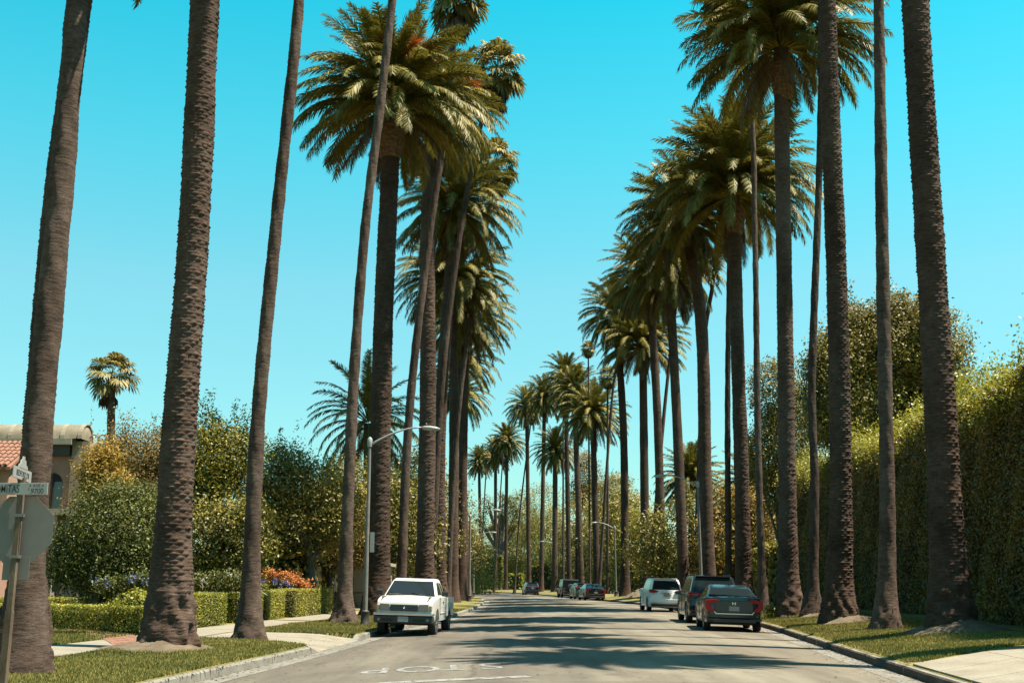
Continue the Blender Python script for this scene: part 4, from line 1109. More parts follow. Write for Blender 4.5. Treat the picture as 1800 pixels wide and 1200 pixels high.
px_tree('garden_tree', 'dry looking tree with dark leaning stems behind the box hedge', 'tree', 52,
        [(520, 960, 60, 45), (590, 955, 55, 45), (560, 900, 70, 40), (630, 930, 40, 60)], 15000, .17, M['brownleaf'], clump=.35, group=G_L, stems=4, trunk_r=.16)
px_tree('garden_tree', 'dark tree behind the left lamp and big date trunk', 'tree', 64,
        [(640, 880, 60, 60), (700, 900, 50, 70), (630, 960, 60, 60), (720, 960, 50, 60), (600, 840, 40, 35)], 14000, .24, M['darkgreen'], clump=.45, group=G_L, stems=2, trunk_r=.2)
for px, py, rx, ry, Y, mt, lab in ((740, 900, 50, 110, 84, 'olive', 'tall olive tree behind the left row trunks'), (790, 930, 40, 90, 104, 'olive', 'olive tree closing the gaps between the far left trunks'), (700, 860, 40, 50, 92, 'yellow', 'yellowing tree high between the left row trunks'), (825, 980, 35, 50, 150, 'bright', 'low yellow green tree by the left lamps')):
    px_tree('garden_tree', lab, 'tree', Y, [(px, py, rx, ry), (px - 15, py + 60, rx, 50), (px + 18, py + 40, rx, 60)], 9000, .3, M[mt], clump=.55, trunk_r=.2, group=G_L)
hedge('dark_hedge', 'low dark shrubs in shade behind the left row', [(xl(y) - 7, y) for y in (46, 60, 80, 100, 125)], 2.5, 2.4, 24000, .25, M['darkgreen'], bumpy=.2, seed=21)

# clipped box hedges beside the pavement
gb = 'clipped box hedges beside the left pavement'
def hl(y): return xl(y) - 5.45
hedge('box_hedge', 'squared bright box hedge right behind the near date palm', [(hl(y), y) for y in (30.6, 32.5, 34.5)], .95, .93, 17100, .045, M['box_leaf'], gb, seed=31)
hedge('box_hedge', 'squared box hedge partly behind the leaning fan palm', [(hl(y), y) for y in (36.0, 38.2)], .9, .9, 11400, .045, M['box_leaf'], gb, seed=32)
hedge('box_hedge', 'narrow squared box hedge in the middle of the clipped run', [(hl(y) - .05, y) for y in (39.0, 41.0)], .9, .95, 11400, .045, M['box_leaf'], gb, seed=33)
hedge('box_hedge', 'farthest squared box hedge left of the leaning fan palm by the lamp', [(hl(y), y) for y in (42.0, 44.5, 48.0)], 1.0, 1.0, 17000, .048, M['box_leaf'], gb, seed=34)
hedge('box_hedge', 'rear box hedge topping the clipped run', [(hl(y) - 1.5, y) for y in (36.5, 42, 47)], .8, 1.15, 14000, .048, M['box_leaf'], gb, seed=38)
# low double hedge left of the near date palm
A1, A2 = ground(60, 1103, .3), ground(262, 1112, .3)
B1, B2 = ground(-40, 1073, .3), ground(205, 1068, .3)
A1.x = max(A1.x, -17)
hedge('box_hedge', 'low front hedge behind the brick edging left of the near date palm', [(A2.x, A2.y), (A1.x, A1.y), (A1.x - 3.5, A1.y + .2)], .7, .58, 26000, .052, M['box_leaf'], gb, seed=35)
hedge('box_hedge', 'low rear hedge running parallel behind the front one', [(A2.x - 1.2, A2.y + 4.2), (A1.x - .5, A1.y + 4.6), (A1.x - 5, A1.y + 5)], .8, .66, 24000, .058, M['box_leaf'], gb, seed=36)
px_tree('lime_shrub', 'bright lime coloured leafy shrub tucked against the near date palm', 'shrub', 28.5, [(225, 1075, 28, 20), (245, 1060, 22, 16)], 1800, .11, M['box_leaf'], clump=.14, trunk_r=.03)
def flowers(label, Y, blobs, n, mat, n2, name='flower_bush', leaf='magnolia'):
    o = px_tree(name, label, 'flowers', Y, blobs, n, .12, M[leaf], clump=.16, trunk_r=.03, stems=2)
    x0, z0 = o.location.x, o.location.z; s = 1957 / Y
    rg = np.random.default_rng(int(Y * 10)); Ps = []
    for (bx, by, rx, ry) in blobs:
        for k in range(max(2, int(n2 / len(blobs)))):
            a = rg.uniform(-.2, 3.3); p = at(bx + rx * math.cos(a) * .9, by - ry * math.sin(a) * 1.0, Y)
            c = np.array([p.x - x0, rg.normal() * .25 - .15, p.z - z0]); Ps.append(c + rg.normal(size=(26, 3)) * .055)
    P = np.concatenate(Ps); V, F, rn = leaf_mesh(P, .06, 3, None, .8)
    mesh_obj('blossom', from_np('blossom', V, F, rn), mat, o); return o
flowers('blue agapanthus heads above dark leaves left of the near date palm', 31.5, [(185, 1030, 14, 12), (215, 1032, 16, 14), (250, 1020, 12, 12)], 1500, M['fl_blue'], 9, 'agapanthus')
flowers('pale rose bush in shade right of the near date palm', 36, [(355, 1030, 14, 18), (395, 1020, 28, 14)], 1800, M['fl_white'], 8, 'rose_bush')
flowers('blue flower cluster under the orange arching bush', 44.6, [(478, 1026, 16, 7), (505, 1030, 10, 7)], 700, M['fl_blue'], 14, 'agapanthus')
o_ = flowers('arching orange flowered bush behind the box hedges', 44.9, [(474, 1018, 22, 12), (500, 1020, 20, 12), (526, 1032, 16, 10)], 1500, M['fl_orange'], 150, 'bougainvillea', 'fl_orange')

# brick edging path
bp = tag(empty('brick_path', (A2.x, A2.y, .3)), 'narrow red brick path edging the left lawn', None, None, 'structure')
path = [ground(70, 1104, .28), ground(130, 1107, .28), ground(180, 1113, .27), ground(215, 1122, .26), ground(236, 1131, .25)]
Q = []
for i in range(len(path) - 1):
    for k in range(6): Q.append(path[i].lerp(path[i + 1], k / 6))
Q.append(path[-1])
brick_me = MB().box(-.105, .105, -.05, .05, -.04, .03).mesh('brick'); brick_me.materials.append(M['brick'])
acc = 0; cnt = 0; pos_ = []
for i in range(len(Q) - 1):
    d = Q[i + 1] - Q[i]; L_ = d.length; t = 0
    while acc < L_:
        pos_.append((Q[i] + d * (acc / L_), math.atan2(d.y, d.x))); acc += .112
    acc -= L_
rest = MB()
for p, a in pos_:
    for k in range(4):
        off = -.34 + k * .226
        x, y = p.x - math.sin(a) * off, p.y + math.cos(a) * off
        z = gz(x, y) + .0 + R.uniform(-.004, .004)
        if cnt < 290 and y < 31:
            b_o = mesh_obj('brick', brick_me, None, bp); b_o.location = (x - bp.location.x, y - bp.location.y, z - bp.location.z); b_o.rotation_euler.z = a + math.pi / 2; cnt += 1
        else:
            Mx = Matrix.Translation((x - bp.location.x, y - bp.location.y, z - bp.location.z)) @ Matrix.Rotation(a + math.pi / 2, 4, 'Z')
            rest.box(-.105, .105, -.05, .05, -.04, .03, Mx)
rb = rest.build('brick', M['brick'], bp); rb['kind'] = 'stuff'

# ------------------------------------------------------------------ house on the left
HY = 45.0
hx0, hx1 = at(-40, 800, HY).x, at(158, 800, HY).x
house = empty('house', (hx0 + 3, HY, .3)); tag(house, 'two storey stucco house with clay tile roof and barrel vaulted cap, at the left edge', 'house')
hz = .3
def hb(name, mat, x0, x1, y0, y1, z0, z1, parent=house, bevel=0):
    return MB().box(x0 - house.location.x, x1 - house.location.x, y0 - HY, y1 - HY, z0 - hz, z1 - hz).build(name, mat, parent, bevel)
z_eave = at(100, 778, HY).z; z_c = at(100, 773, HY).z
hb('wall', M['stucco_tan'], hx0 - 4, at(142, 800, HY).x, HY, HY + 7, .1, z_eave)
hb('pilaster', M['stucco'], at(128, 800, HY).x, at(158, 800, HY).x, HY - .12, HY + 1.6, .1, z_eave + .05)
hb('fascia', M['dark_metal'], hx0 - 4, at(126, 800, HY).x, HY - .25, HY - .003, z_eave - .55, z_eave - .12)
hb('eave', M['trim'], hx0 - 4, at(132, 800, HY).x, HY - .5, HY - .004, z_eave - .12, z_eave + .12)
hb('cornice', M['trim'], at(84, 900, HY).x, at(165, 900, HY).x, HY - .6, HY - .003, at(100, 895, HY).z - .25, at(100, 895, HY).z)
hb('terrace_wall', M['trim'], at(84, 900, HY).x, at(110, 900, HY).x, HY - .5, HY - .002, .1, at(100, 895, HY).z - .25)
# barrel vault cap with raised rings
rv = .62; mb = MB(); n = 14; xs0, xs1 = hx0 - 4, at(150, 770, HY).x; zc = z_eave + .12
vs = []
for x in (xs0, xs1):
    for k in range(n + 1):
        a = math.pi * k / n; vs.append((x - house.location.x, -rv * math.cos(a) + .15, rv * 1.05 * math.sin(a) + zc - hz))
mb.add(vs, [[k, k + 1, n + 2 + k, n + 1 + k] for k in range(n)] + [list(range(n + 1)), list(range(n + 1, 2 * n + 2))[::-1]], True)
vault = mb.build('vault_roof', M['vault'], house)
x = xs1 - .05; i = 0
while x > xs0:
    m2 = MB(); w = .09; vs = []
    for xx in (x - w, x + w):
        for rr_ in (rv - .02, rv + .022):
            for k in range(n + 1):
                a = math.pi * k / n; vs.append((xx - house.location.x, -rr_ * math.cos(a) + .15, rr_ * 1.05 * math.sin(a) + zc - hz))
    K = n + 1; fs = []
    for k in range(n):
        fs += [[K + k, K + k + 1, 3 * K + k + 1, 3 * K + k], [k, 2 * K + k, 2 * K + k + 1, k + 1], [k, k + 1, K + k + 1, K + k], [2 * K + k, 3 * K + k, 3 * K + k + 1, 2 * K + k + 1]]
    m2.add(vs, fs); m2.build('ridge_tile', M['ridge'], vault); x -= .72; i += 1
# arched window
wx = at(92, 850, HY).x; zw = at(92, 905, HY).z; m2 = MB()
pts_ = [(wx - .42 - house.location.x, zw - hz), (wx + .42 - house.location.x, zw - hz)] + [(wx + .42 * math.cos(math.pi * k / 8) - house.location.x, zw - hz + 1.3 + .42 * math.sin(math.pi * k / 8)) for k in range(9)]
m2.prism_xz(pts_, -.02, .03); wi = m2.build('window', M['glass'], house)
MB().box(wx - .03 - house.location.x, wx + .03 - house.location.x, -.05, -.025, zw - hz, zw - hz + 1.7).build('glazing_bar', M['dark_metal'], wi)
# lower clay tiled roof in front
ry1, ry0 = HY - .1, HY - 2.6
zt, zb = at(20, 766, HY).z - .15, at(20, 822, HY - 2.6).z + .05
rx0, rx1 = at(-70, 800, HY).x, at(52, 800, HY - 1).x
hb('wall', M['stucco_tan'], rx0, rx1 - .2, ry0 + .4, HY - .26, .1, zb - .05)
roof = MB().add([(rx0 - house.location.x, ry1 - HY, zt - hz), (rx1 - house.location.x, ry1 - HY, zt - hz), (rx1 - house.location.x, ry0 - HY, zb - hz), (rx0 - house.location.x, ry0 - HY, zb - hz),
                 (rx0 - house.location.x, ry1 - HY, zt - hz - .12), (rx1 - house.location.x, ry1 - HY, zt - hz - .12), (rx1 - house.location.x, ry0 - HY, zb - hz - .12), (rx0 - house.location.x, ry0 - HY, zb - hz - .12)],
                [[0, 1, 2, 3], [4, 7, 6, 5], [0, 4, 5, 1], [1, 5, 6, 2], [2, 6, 7, 3], [3, 7, 4, 0]]).build('roof', M['tile'], house)
tm = MB(); n = 6; vs = []
for yy, r_ in ((0, .095), (.46, .075)):
    for k in range(n + 1):
        a = math.pi * k / n; vs.append((r_ * math.cos(a), yy, r_ * .9 * math.sin(a)))
for yy, r_ in ((0, .07), (.46, .05)):
    for k in range(n + 1):
        a = math.pi * k / n; vs.append((r_ * math.cos(a), yy, r_ * .9 * math.sin(a) - .0))
K = n + 1; fs = [[k, k + 1, K + k + 1, K + k] for k in range(n)] + [[2 * K + k, 3 * K + k, 3 * K + k + 1, 2 * K + k + 1] for k in range(n)] + [[k, 2 * K + k, 2 * K + k + 1, k + 1] for k in range(n)]
tile_me = tm.add(vs, fs).mesh('tile'); tile_me.materials.append(M['tile'])
pit = math.atan2(zt - zb, ry1 - ry0); Ls = math.hypot(zt - zb, ry1 - ry0); nr_ = int(Ls / .36) + 1
x = rx0 + .1
tiles = []
while x < rx1:
    for k in range(nr_):
        tiles.append((x, k))
    x += .215
tiles.sort(key=lambda q: -q[0]); rest = MB()
for q, (x, k) in enumerate(tiles[:298]):
    s = k * .36; o = mesh_obj('tile', tile_me, None, roof)
    o.location = (x - house.location.x, ry0 - HY + s * math.cos(pit) - .03, zb - hz + s * math.sin(pit) + .035 + R.uniform(0, .012)); o.rotation_euler = (pit - .05, 0, R.uniform(-.02, .02))
# scroll ornament and parapet right of the vault
hb('parapet', M['stucco'], at(160, 800, HY).x, at(190, 800, HY).x, HY + .2, HY + 1.2, .1, at(170, 782, HY).z)
for px in (166, 181):
    m2 = MB(); c = at(px, 772, HY + .5); P3 = []
    for k in range(17):
        a = k / 16 * math.pi * 1.25 - .3; P3.append((c.x - house.location.x + .2 * math.cos(a), .5, c.z - hz + .2 * math.sin(a)))
    m2.tube(P3, .035, 6); m2.build('scroll', M['trim'], house)
# neighbour building behind the box hedges
nb = empty('garden_pavilion', (at(600, 1020, 58).x, 58, .4)); tag(nb, 'low beige outbuilding with a capped pillar behind the dry tree', 'building')
MB().box(-1.3, 2.2, 0, 4, -.3, 2.0).build('wall', M['stucco'], nb)
MB().box(-1.5, 2.4, -.3, 4.2, 2.0, 2.16).build('roof', M['trim'], nb)
MB().box(-.6, -.1, -.04, 0, -.3, 1.7).build('door', M['dark_metal'], nb)
MB().box(-1.95, -1.55, -.6, -.2, -.3, 1.55).box(-2.05, -1.45, -.7, -.1, 1.55, 1.75).build('pillar', M['trim'], nb)
# grey bin with tilted handle on the hedge
bn = empty('garden_cart', (hl(38.4) - .1, 38.5, .3)); tag(bn, 'dark garden cart with tilted handle between the box hedges', 'cart')
MB().box(-.25, .25, -.3, .3, .5, 1.25).build('tub', M['dark_metal'], bn, .03)
MB().tube([(.1, -.3, 1.15), (.45, -.5, .95), (.75, -.7, .8)], .02, 6).build('handle', M['galv'], bn)
MB().lathe([(.02, -.03), (.16, -.03), (.16, .03), (.02, .03)], (.28, 0, .16), 'x', 14).box(-.22, .22, -.02, .02, .14, .5).build('wheel', M['dark_metal'], bn)
# low grey fence behind the pickup
fn = empty('low_fence', (xof(655, 52), 52, .25)); tag(fn, 'low dark rail fence behind the white pickup', 'fence')
for k in range(8): MB().box(-2.6 + k * .8, -2.53 + k * .8, 0, .07, 0, .9).build('post', M['dark_metal'], fn)
for z in (.35, .8): MB().box(-2.7, 3.2, -.03, 0, z, z + .06).build('rail', M['dark_metal'], fn)

# ------------------------------------------------------------------ street lamps
def lamp(px, Y, H, arm, label, sign=0, sx=None, box_z=2.6, fat=1.0):
    x = sx if sx is not None else xof(px, Y); z0 = gz(x, Y); sg = 1 if arm > 0 else -1
    r = empty('street_lamp', (x, Y, z0 - .02)); tag(r, label, 'street lamp', 'street lamps along the avenue')
    MB().lathe([(.0, 0), (.2 * fat, 0), (.2 * fat, .05), (.165 * fat, .1), (.15 * fat, .42), (.17 * fat, .45), (.11 * fat, .5), (.0, .5)], n=14).build('base', M['dark_metal'] if Y < 200 else M['lamp_grey'], r)
    MB().lathe([(.095 * fat, .45), (.085 * fat, 2), (.06 * fat, H - .35), (.058 * fat, H - .3)], n=14).build('pole', M['lamp_grey'], r)
    MB().lathe([(.075, H - .42), (.085, H - .3), (.085, H - .16), (.04, H - .1), (0, H - .08)], n=12).build('finial', M['lamp_head'], r)
    P3 = [];
    for k in range(9):
        t = k / 8; P3.append((arm * .74 * t, 0, H - .38 + .62 * math.sin(t * math.pi / 2) ** .9))
    MB().tube(P3, [.038 - .012 * k / 8 for k in range(9)], 8).build('arm', M['lamp_head'], r)
    a0 = arm * .74; hz_ = H + .24
    hd = MB(); vs = []; K = 10
    for (dx, w, t) in ((0, .05, .04), (.1, .11, .07), (.3, .15, .09), (.5, .12, .07), (.62, .04, .03)):
        for k in range(K):
            q = 2 * math.pi * k / K; vs.append((a0 + sg * dx, w * math.cos(q), hz_ - .01 + t * math.sin(q) - dx * .08))
    fs = [[i * K + k, i * K + (k + 1) % K, (i + 1) * K + (k + 1) % K, (i + 1) * K + k] for i in range(4) for k in range(K)] + [list(range(K)), [4 * K + k for k in range(K)]]
    h_ = hd.add(vs, fs, True).build('lamp_head', M['lamp_head'], r)
    MB().lathe([(.04, 0), (.045, .05), (.03, .09), (0, .1)], (a0 + sg * .15, 0, hz_ + .05), n=8).build('photocell', M['dark_metal'], h_)
    if sign == 1: MB().box(.1, .24, -.02, .0, box_z, box_z + .65).build('sign_plate', M['sign_white'], r)
    if sign == 2:
        MB().box(-.22, .12, -.12, -.1, 1.2, 1.75).build('sign_plate', plain('pale_green_sign', (.42, .50, .44), .5), r)
    return r
lamp(641, 36.5, at(645, 762, 36.5).z - .18, 2.35, 'street lamp at the left kerb beside the white pickup', 1, box_z=2.35, fat=.85)
lamp(825, 84, 6.6, 2.4, 'second left street lamp, beyond the last left palm trunk', 0)
lamp(830, 116, 6.4, 2.4, 'third left street lamp, directly behind the second one', 0, sx=-4.0)
lamp(1230, 58.5, 6.75, -2.3, 'street lamp with a small sign over the dark SUV on the right', 2, sx=9.95)
lamp(1083, 103, 6.5, -2.2, 'street lamp right of the black sedan in the distance', 0)
lamp(979, 154, 6.6, -2.3, 'street lamp between the far blue car and the jeep', 0)
lamp(888.5, 192, 6.6, -2.2, 'smallest street lamp in the centre at the road end', 0)

# ------------------------------------------------------------------ street sign post
sx_, sy_ = xof(22, 12.5, 1.5), 12.5
sz_ = gz(sx_, sy_)
sp = empty('sign_post', (sx_, sy_, sz_)); tag(sp, 'rusty square post carrying the stop sign and street names', 'sign post')
MB().box(-.03, .03, -.03, .03, -.2, 2.52).box(-.037, .037, -.037, .037, -.2, 1.05).build('post', M['rust'], sp)
for z in (1.62, 2.08): MB().box(-.05, .05, -.045, .045, z, z + .035).build('bracket', M['galv'], sp)
zs = at(25, 930, 12.5).z
st = empty('stop_sign', (sx_, sy_ + .06, zs)); tag(st, 'octagonal stop sign seen from its grey metal back', 'sign')
ap = .375; Ro = ap / math.cos(math.pi / 8)
oct_ = [(Ro * math.cos(math.pi / 8 + k * math.pi / 4), Ro * math.sin(math.pi / 8 + k * math.pi / 4)) for k in range(8)]
MB().prism_xz(oct_, -.004, .0).build('panel', M['sign_back'], st)
red = plain('stop_sign_red', (.5, .02, .02), .4)
MB().prism_xz([(a * .985, b * .985) for a, b in oct_], .0005, .003).build('face', red, st)
for z in (-.2, .2): MB().lathe([(0, -.012), (.014, -.012), (.014, 0), (0, 0)], (0, -.004, z), 'y', 8).build('bolt', M['galv'], st)
me = text_mesh('STOP', .26); me.transform(Matrix.Rotation(math.pi, 4, 'Z') @ Matrix.Rotation(math.pi / 2, 4, 'X')); me.transform(Matrix.Translation((0, .005, 0)))
mesh_obj('lettering', me, M['lamp_head'], st)
al = empty('plate_sign', (sx_, sy_ + .05, zs - .42)); tag(al, 'small rectangular grey plate hanging below the stop sign', 'sign')
MB().box(-.15, .15, -.003, .003, -.14, .12).build('panel', M['sign_back'], al, .001)
# name blades
zb_ = at(40, 858, 12.4).z
nm = empty('street_name_sign', (sx_, sy_ - .04, zb_)); tag(nm, 'pale street name blade reading LOMITAS AVE 9700', 'sign')
xe = at(80, 858, 12.4).x - sx_
MB().box(xe - .98, xe, -.008, .008, -.068, .068).build('blade', M['sign_white'], nm, .002)
def put_text(t, size, x, z, parent, y=-.0105, sxs=1, rz=0):
    me = text_mesh(t, size); me.transform(Matrix.Scale(sxs, 4, (1, 0, 0))); me.transform(Matrix.Rotation(math.pi / 2, 4, 'X'))
    o = mesh_obj('lettering', me, M['ink'], parent); o.location = (x, y, z); o.rotation_euler.z = rz; return o
put_text('LOMITAS', .125, at(35, 858, 12.4).x - sx_ - .185, -.003, nm, sxs=.62)
put_text('AVE', .05, at(61, 853, 12.4).x - sx_, .034, nm)
put_text('9700', .075, at(62, 862, 12.4).x - sx_, -.028, nm)
for px in (50, 72): MB().box(-.008, .008, -.002, 0, -.008, .008).build('dot', M['ink'], nm).location = (at(px, 853, 12.4).x - sx_, -.0095, .035)
n2_ = empty('street_name_sign', (sx_, sy_ - .02, at(30, 833, 12.45).z), math.radians(101)); tag(n2_, 'small upper street name blade turned edgeways with a crest on top', 'sign')
MB().box(-.42, .42, -.006, .006, -.065, .065).build('blade', M['sign_white'], n2_, .002)
put_text('BEDFORD DR', .09, 0, 0, n2_, y=-.0085, sxs=1.1)
MB().prism_xz([(-.2, .066), (.2, .066), (.19, .10), (.12, .115), (.1, .16), (.04, .17), (.03, .205), (-.03, .205), (-.04, .17), (-.1, .16), (-.12, .115), (-.19, .10)], -.008, .008).build('crest', M['sign_white'], n2_)

# ------------------------------------------------------------------ vehicles
M['tyre'] = plain('tyre_rubber', (.018, .017, .016), .85)
M['rim'] = plain('alloy_rim', (0.2520, 0.2520, 0.2520), .35, .8)
M['trimb'] = plain('black_plastic', (.022, .021, .02), .55)
M['chrome'] = plain('chrome_trim', (.62, .62, .60), .18, .95)
M['red'] = plain('tail_lamp_red', (.24, .004, .006), .35, spec=.3)
M['lens'] = plain('head_lamp_lens', (.20, .17, .15), .15, spec=.6)
M['amber'] = plain('amber_lens', (.42, .27, .13), .2)
M['plate'] = plain('number_plate', (0.2300, 0.2250, 0.2150), .5, var=.25, vscale=30)
M['carglass'] = plain('car_window_glass', (.010, .016, .018), .05, spec=.45)
def paint(name, col, rough=.25, metal=.3): return plain(name, col, rough, metal, .5, .35)
P_WHITE = paint('white_car_paint', (.50, .49, .455), .35, 0)
P_GREY = paint('dark_blue_grey_paint', (.016, .021, .025), .22, .3)
P_DARK = paint('near_black_paint', (.018, .022, .024), .2, .4)
P_PEARL = paint('pearl_white_paint', (.68, .67, .65), .35, 0)
P_BLUE = paint('slate_blue_paint', (.022, .030, .042), .25, .4)
P_LID = paint('boot_lid_paint', (.008, .020, .028), .25, .2)
P_BLACK = paint('black_car_paint', (.012, .014, .015), .25, .2)
P_SILV = paint('silver_teal_paint', (.06, .075, .078), .25, .5)

def interp_w(L, W, corner=.11):
    def w(y, z):
        t = max(0, (abs(y) - .33 * L) / (.17 * L)); return W / 2 * (1 - corner * t * t) * (1 - .05 * max(0, (.5 - z)) - .03 * max(0, z - .75))
    return w
def extrude_profile(name, poly, wf, mat, parent, bev=.04, dens=.22, crown=.035):
    """closed side outline (y,z), extruded across the width wf(y,z)"""
    P = []
    for i in range(len(poly)):
        a, b = Vector(poly[i]), Vector(poly[(i + 1) % len(poly)]); n = max(1, int((b - a).length / dens)) if (b - a).length > dens else 1
        for k in range(n): P.append(a.lerp(b, k / n))
    bm = bmesh.new(); X = [-1, -.8, -.5, 0, .5, .8, 1]; rows = []
    zm = max(p.y for p in P)
    for x in X: rows.append([bm.verts.new((x * wf(p.x, p.y), p.x + (0 if crown == 0 or abs(p.x) < max(abs(q.x) for q in P) * .8 else -math.copysign(.06 * x * x, p.x)), p.y + (crown * (1 - x * x) if p.y > zm * .78 else 0))) for p in P])
    n = len(P)
    for i in range(len(X) - 1):
        for k in range(n): bm.faces.new([rows[i][k], rows[i][(k + 1) % n], rows[i + 1][(k + 1) % n], rows[i + 1][k]])
    c1 = bm.faces.new(rows[0][::-1]); c2 = bm.faces.new(rows[-1])
    bm.normal_update()
    ed = list(set(c1.edges) | set(c2.edges))
    if bev:
        try: bmesh.ops.bevel(bm, geom=ed, offset=bev, segments=3, affect='EDGES', profile=.6, clamp_overlap=True)
        except Exception as e: print('bevel', e)
    big = [f for f in bm.faces if len(f.verts) > 4]
    bmesh.ops.triangulate(bm, faces=big)
    bmesh.ops.recalc_face_normals(bm, faces=bm.faces)
    for f in bm.faces: f.smooth = True
    me = bpy.data.meshes.new(name); bm.to_mesh(me); bm.free()
    try: me.set_sharp_from_angle(angle=math.radians(32))
    except Exception: pass
    return mesh_obj(name, me, mat, parent)
def body_poly(top, wheels, ra, zlow, r, yr, yf, zr0, zf0):
    """top: list (y,z) front->rear along the upper line; wheels: y of axles rear, front"""
    poly = [(yr, zr0), (yr + .12, zlow)]
    for yw in wheels:
        a0 = math.acos(max(-1, min(1, (zlow - r) / ra)))
        for k in range(11):
            a = math.pi - (math.pi / 2 - a0) * -1 if False else None
        st_ = math.asin((zlow - r) / ra)
        for k in range(13):
            q = math.pi - st_ - (math.pi - 2 * st_) * k / 12
            poly.append((yw + ra * math.cos(q), r + ra * math.sin(q)))
    poly += [(yf - .12, zlow), (yf, zf0)] + top
    return poly
_wheel_cache = {}
def wheels(parent, ys, r, wt, track, rimmat, n_sp=5):
    key = (r, wt, rimmat.name)
    if key not in _wheel_cache:
        t = MB(); t.lathe([(r * .62, -wt / 2 + .01), (r * .93, -wt / 2), (r, -wt / 2 + .03), (r, wt / 2 - .03), (r * .93, wt / 2), (r * .62, wt / 2 - .01)], axis='x', n=28)
        tm_ = t.mesh('tyre'); tm_.materials.append(M['tyre'])
        q = MB(); q.lathe([(r * .64, wt / 2 - .012), (r * .60, wt / 2 - .005), (r * .56, wt / 2 - .05), (0, wt / 2 - .06)], axis='x', n=28)
        for k in range(n_sp):
            a = 2 * math.pi * k / n_sp; Mx = Matrix.Rotation(a, 4, 'X')
            q.box(wt / 2 - .05, wt / 2 - .008, -.035, .035, .03, r * .6, Mx)
        q.lathe([(0, wt / 2 - .0), (.06, wt / 2 - .005), (.06, wt / 2 - .05)], axis='x', n=12)
        rm_ = q.mesh('rim'); rm_.materials.append(rimmat); _wheel_cache[key] = (tm_, rm_)
    tm_, rm_ = _wheel_cache[key]
    for y in ys:
        for s in (-1, 1):
            w = mesh_obj('wheel', tm_, None, parent); w.location = (s * (track / 2), y, r)
            rm = mesh_obj('rim', rm_, None, w); rm.rotation_euler.z = math.pi if s < 0 else 0
def gh_w(W0, W1, z0, z1):
    return lambda y, z: (W0 + (W1 - W0) * (z - z0) / (z1 - z0)) / 2
def pane_side(name, poly, wf, parent, off=.006):
    for s in (-1, 1):
        vs = [(s * (wf(y, z) + off), y, z) for y, z in poly] + [(s * (wf(y, z) - .02), y, z) for y, z in poly]; n = len(poly)
        MB().add(vs, [list(range(n)), list(range(n, 2 * n))[::-1]] + [[i, (i + 1) % n, (i + 1) % n + n, i + n] for i in range(n)]).build(name, M['carglass'], parent)
def pane_end(name, a, b, wf, parent, mx=.07, t0=.08, t1=.92, off=.008):
    A, B = Vector(a), Vector(b); d = (B - A).normalized(); nrm = Vector((d.y, -d.x))
    if nrm.y < 0: nrm = -nrm
    p, q = A.lerp(B, t0), A.lerp(B, t1); out = []
    for o in (off, -.02):
        for (c, s) in ((p, -1), (p, 1), (q, 1), (q, -1)):
            cc = c + nrm * o; out.append((s * (wf(c.x, c.y) - mx), cc.x, cc.y))
    return MB().add(out, [[0, 1, 2, 3], [7, 6, 5, 4], [0, 4, 5, 1], [1, 5, 6, 2], [2, 6, 7, 3], [3, 7, 4, 0]]).build(name, M['carglass'], parent)
def car_root(name, label, x, y, heading, group=None):
    """x,y: ground centre; heading: road slope dx/dy; local +Y is forward"""
    z = road_z(x, y); r = empty(name, (x, y, z), 0); a, b = road_z(x - .8, y), road_z(x + .8, y)
    roll = math.atan2(b - a, 1.6); r.rotation_euler = (0, -roll, heading)
    return tag(r, label, 'car', group)

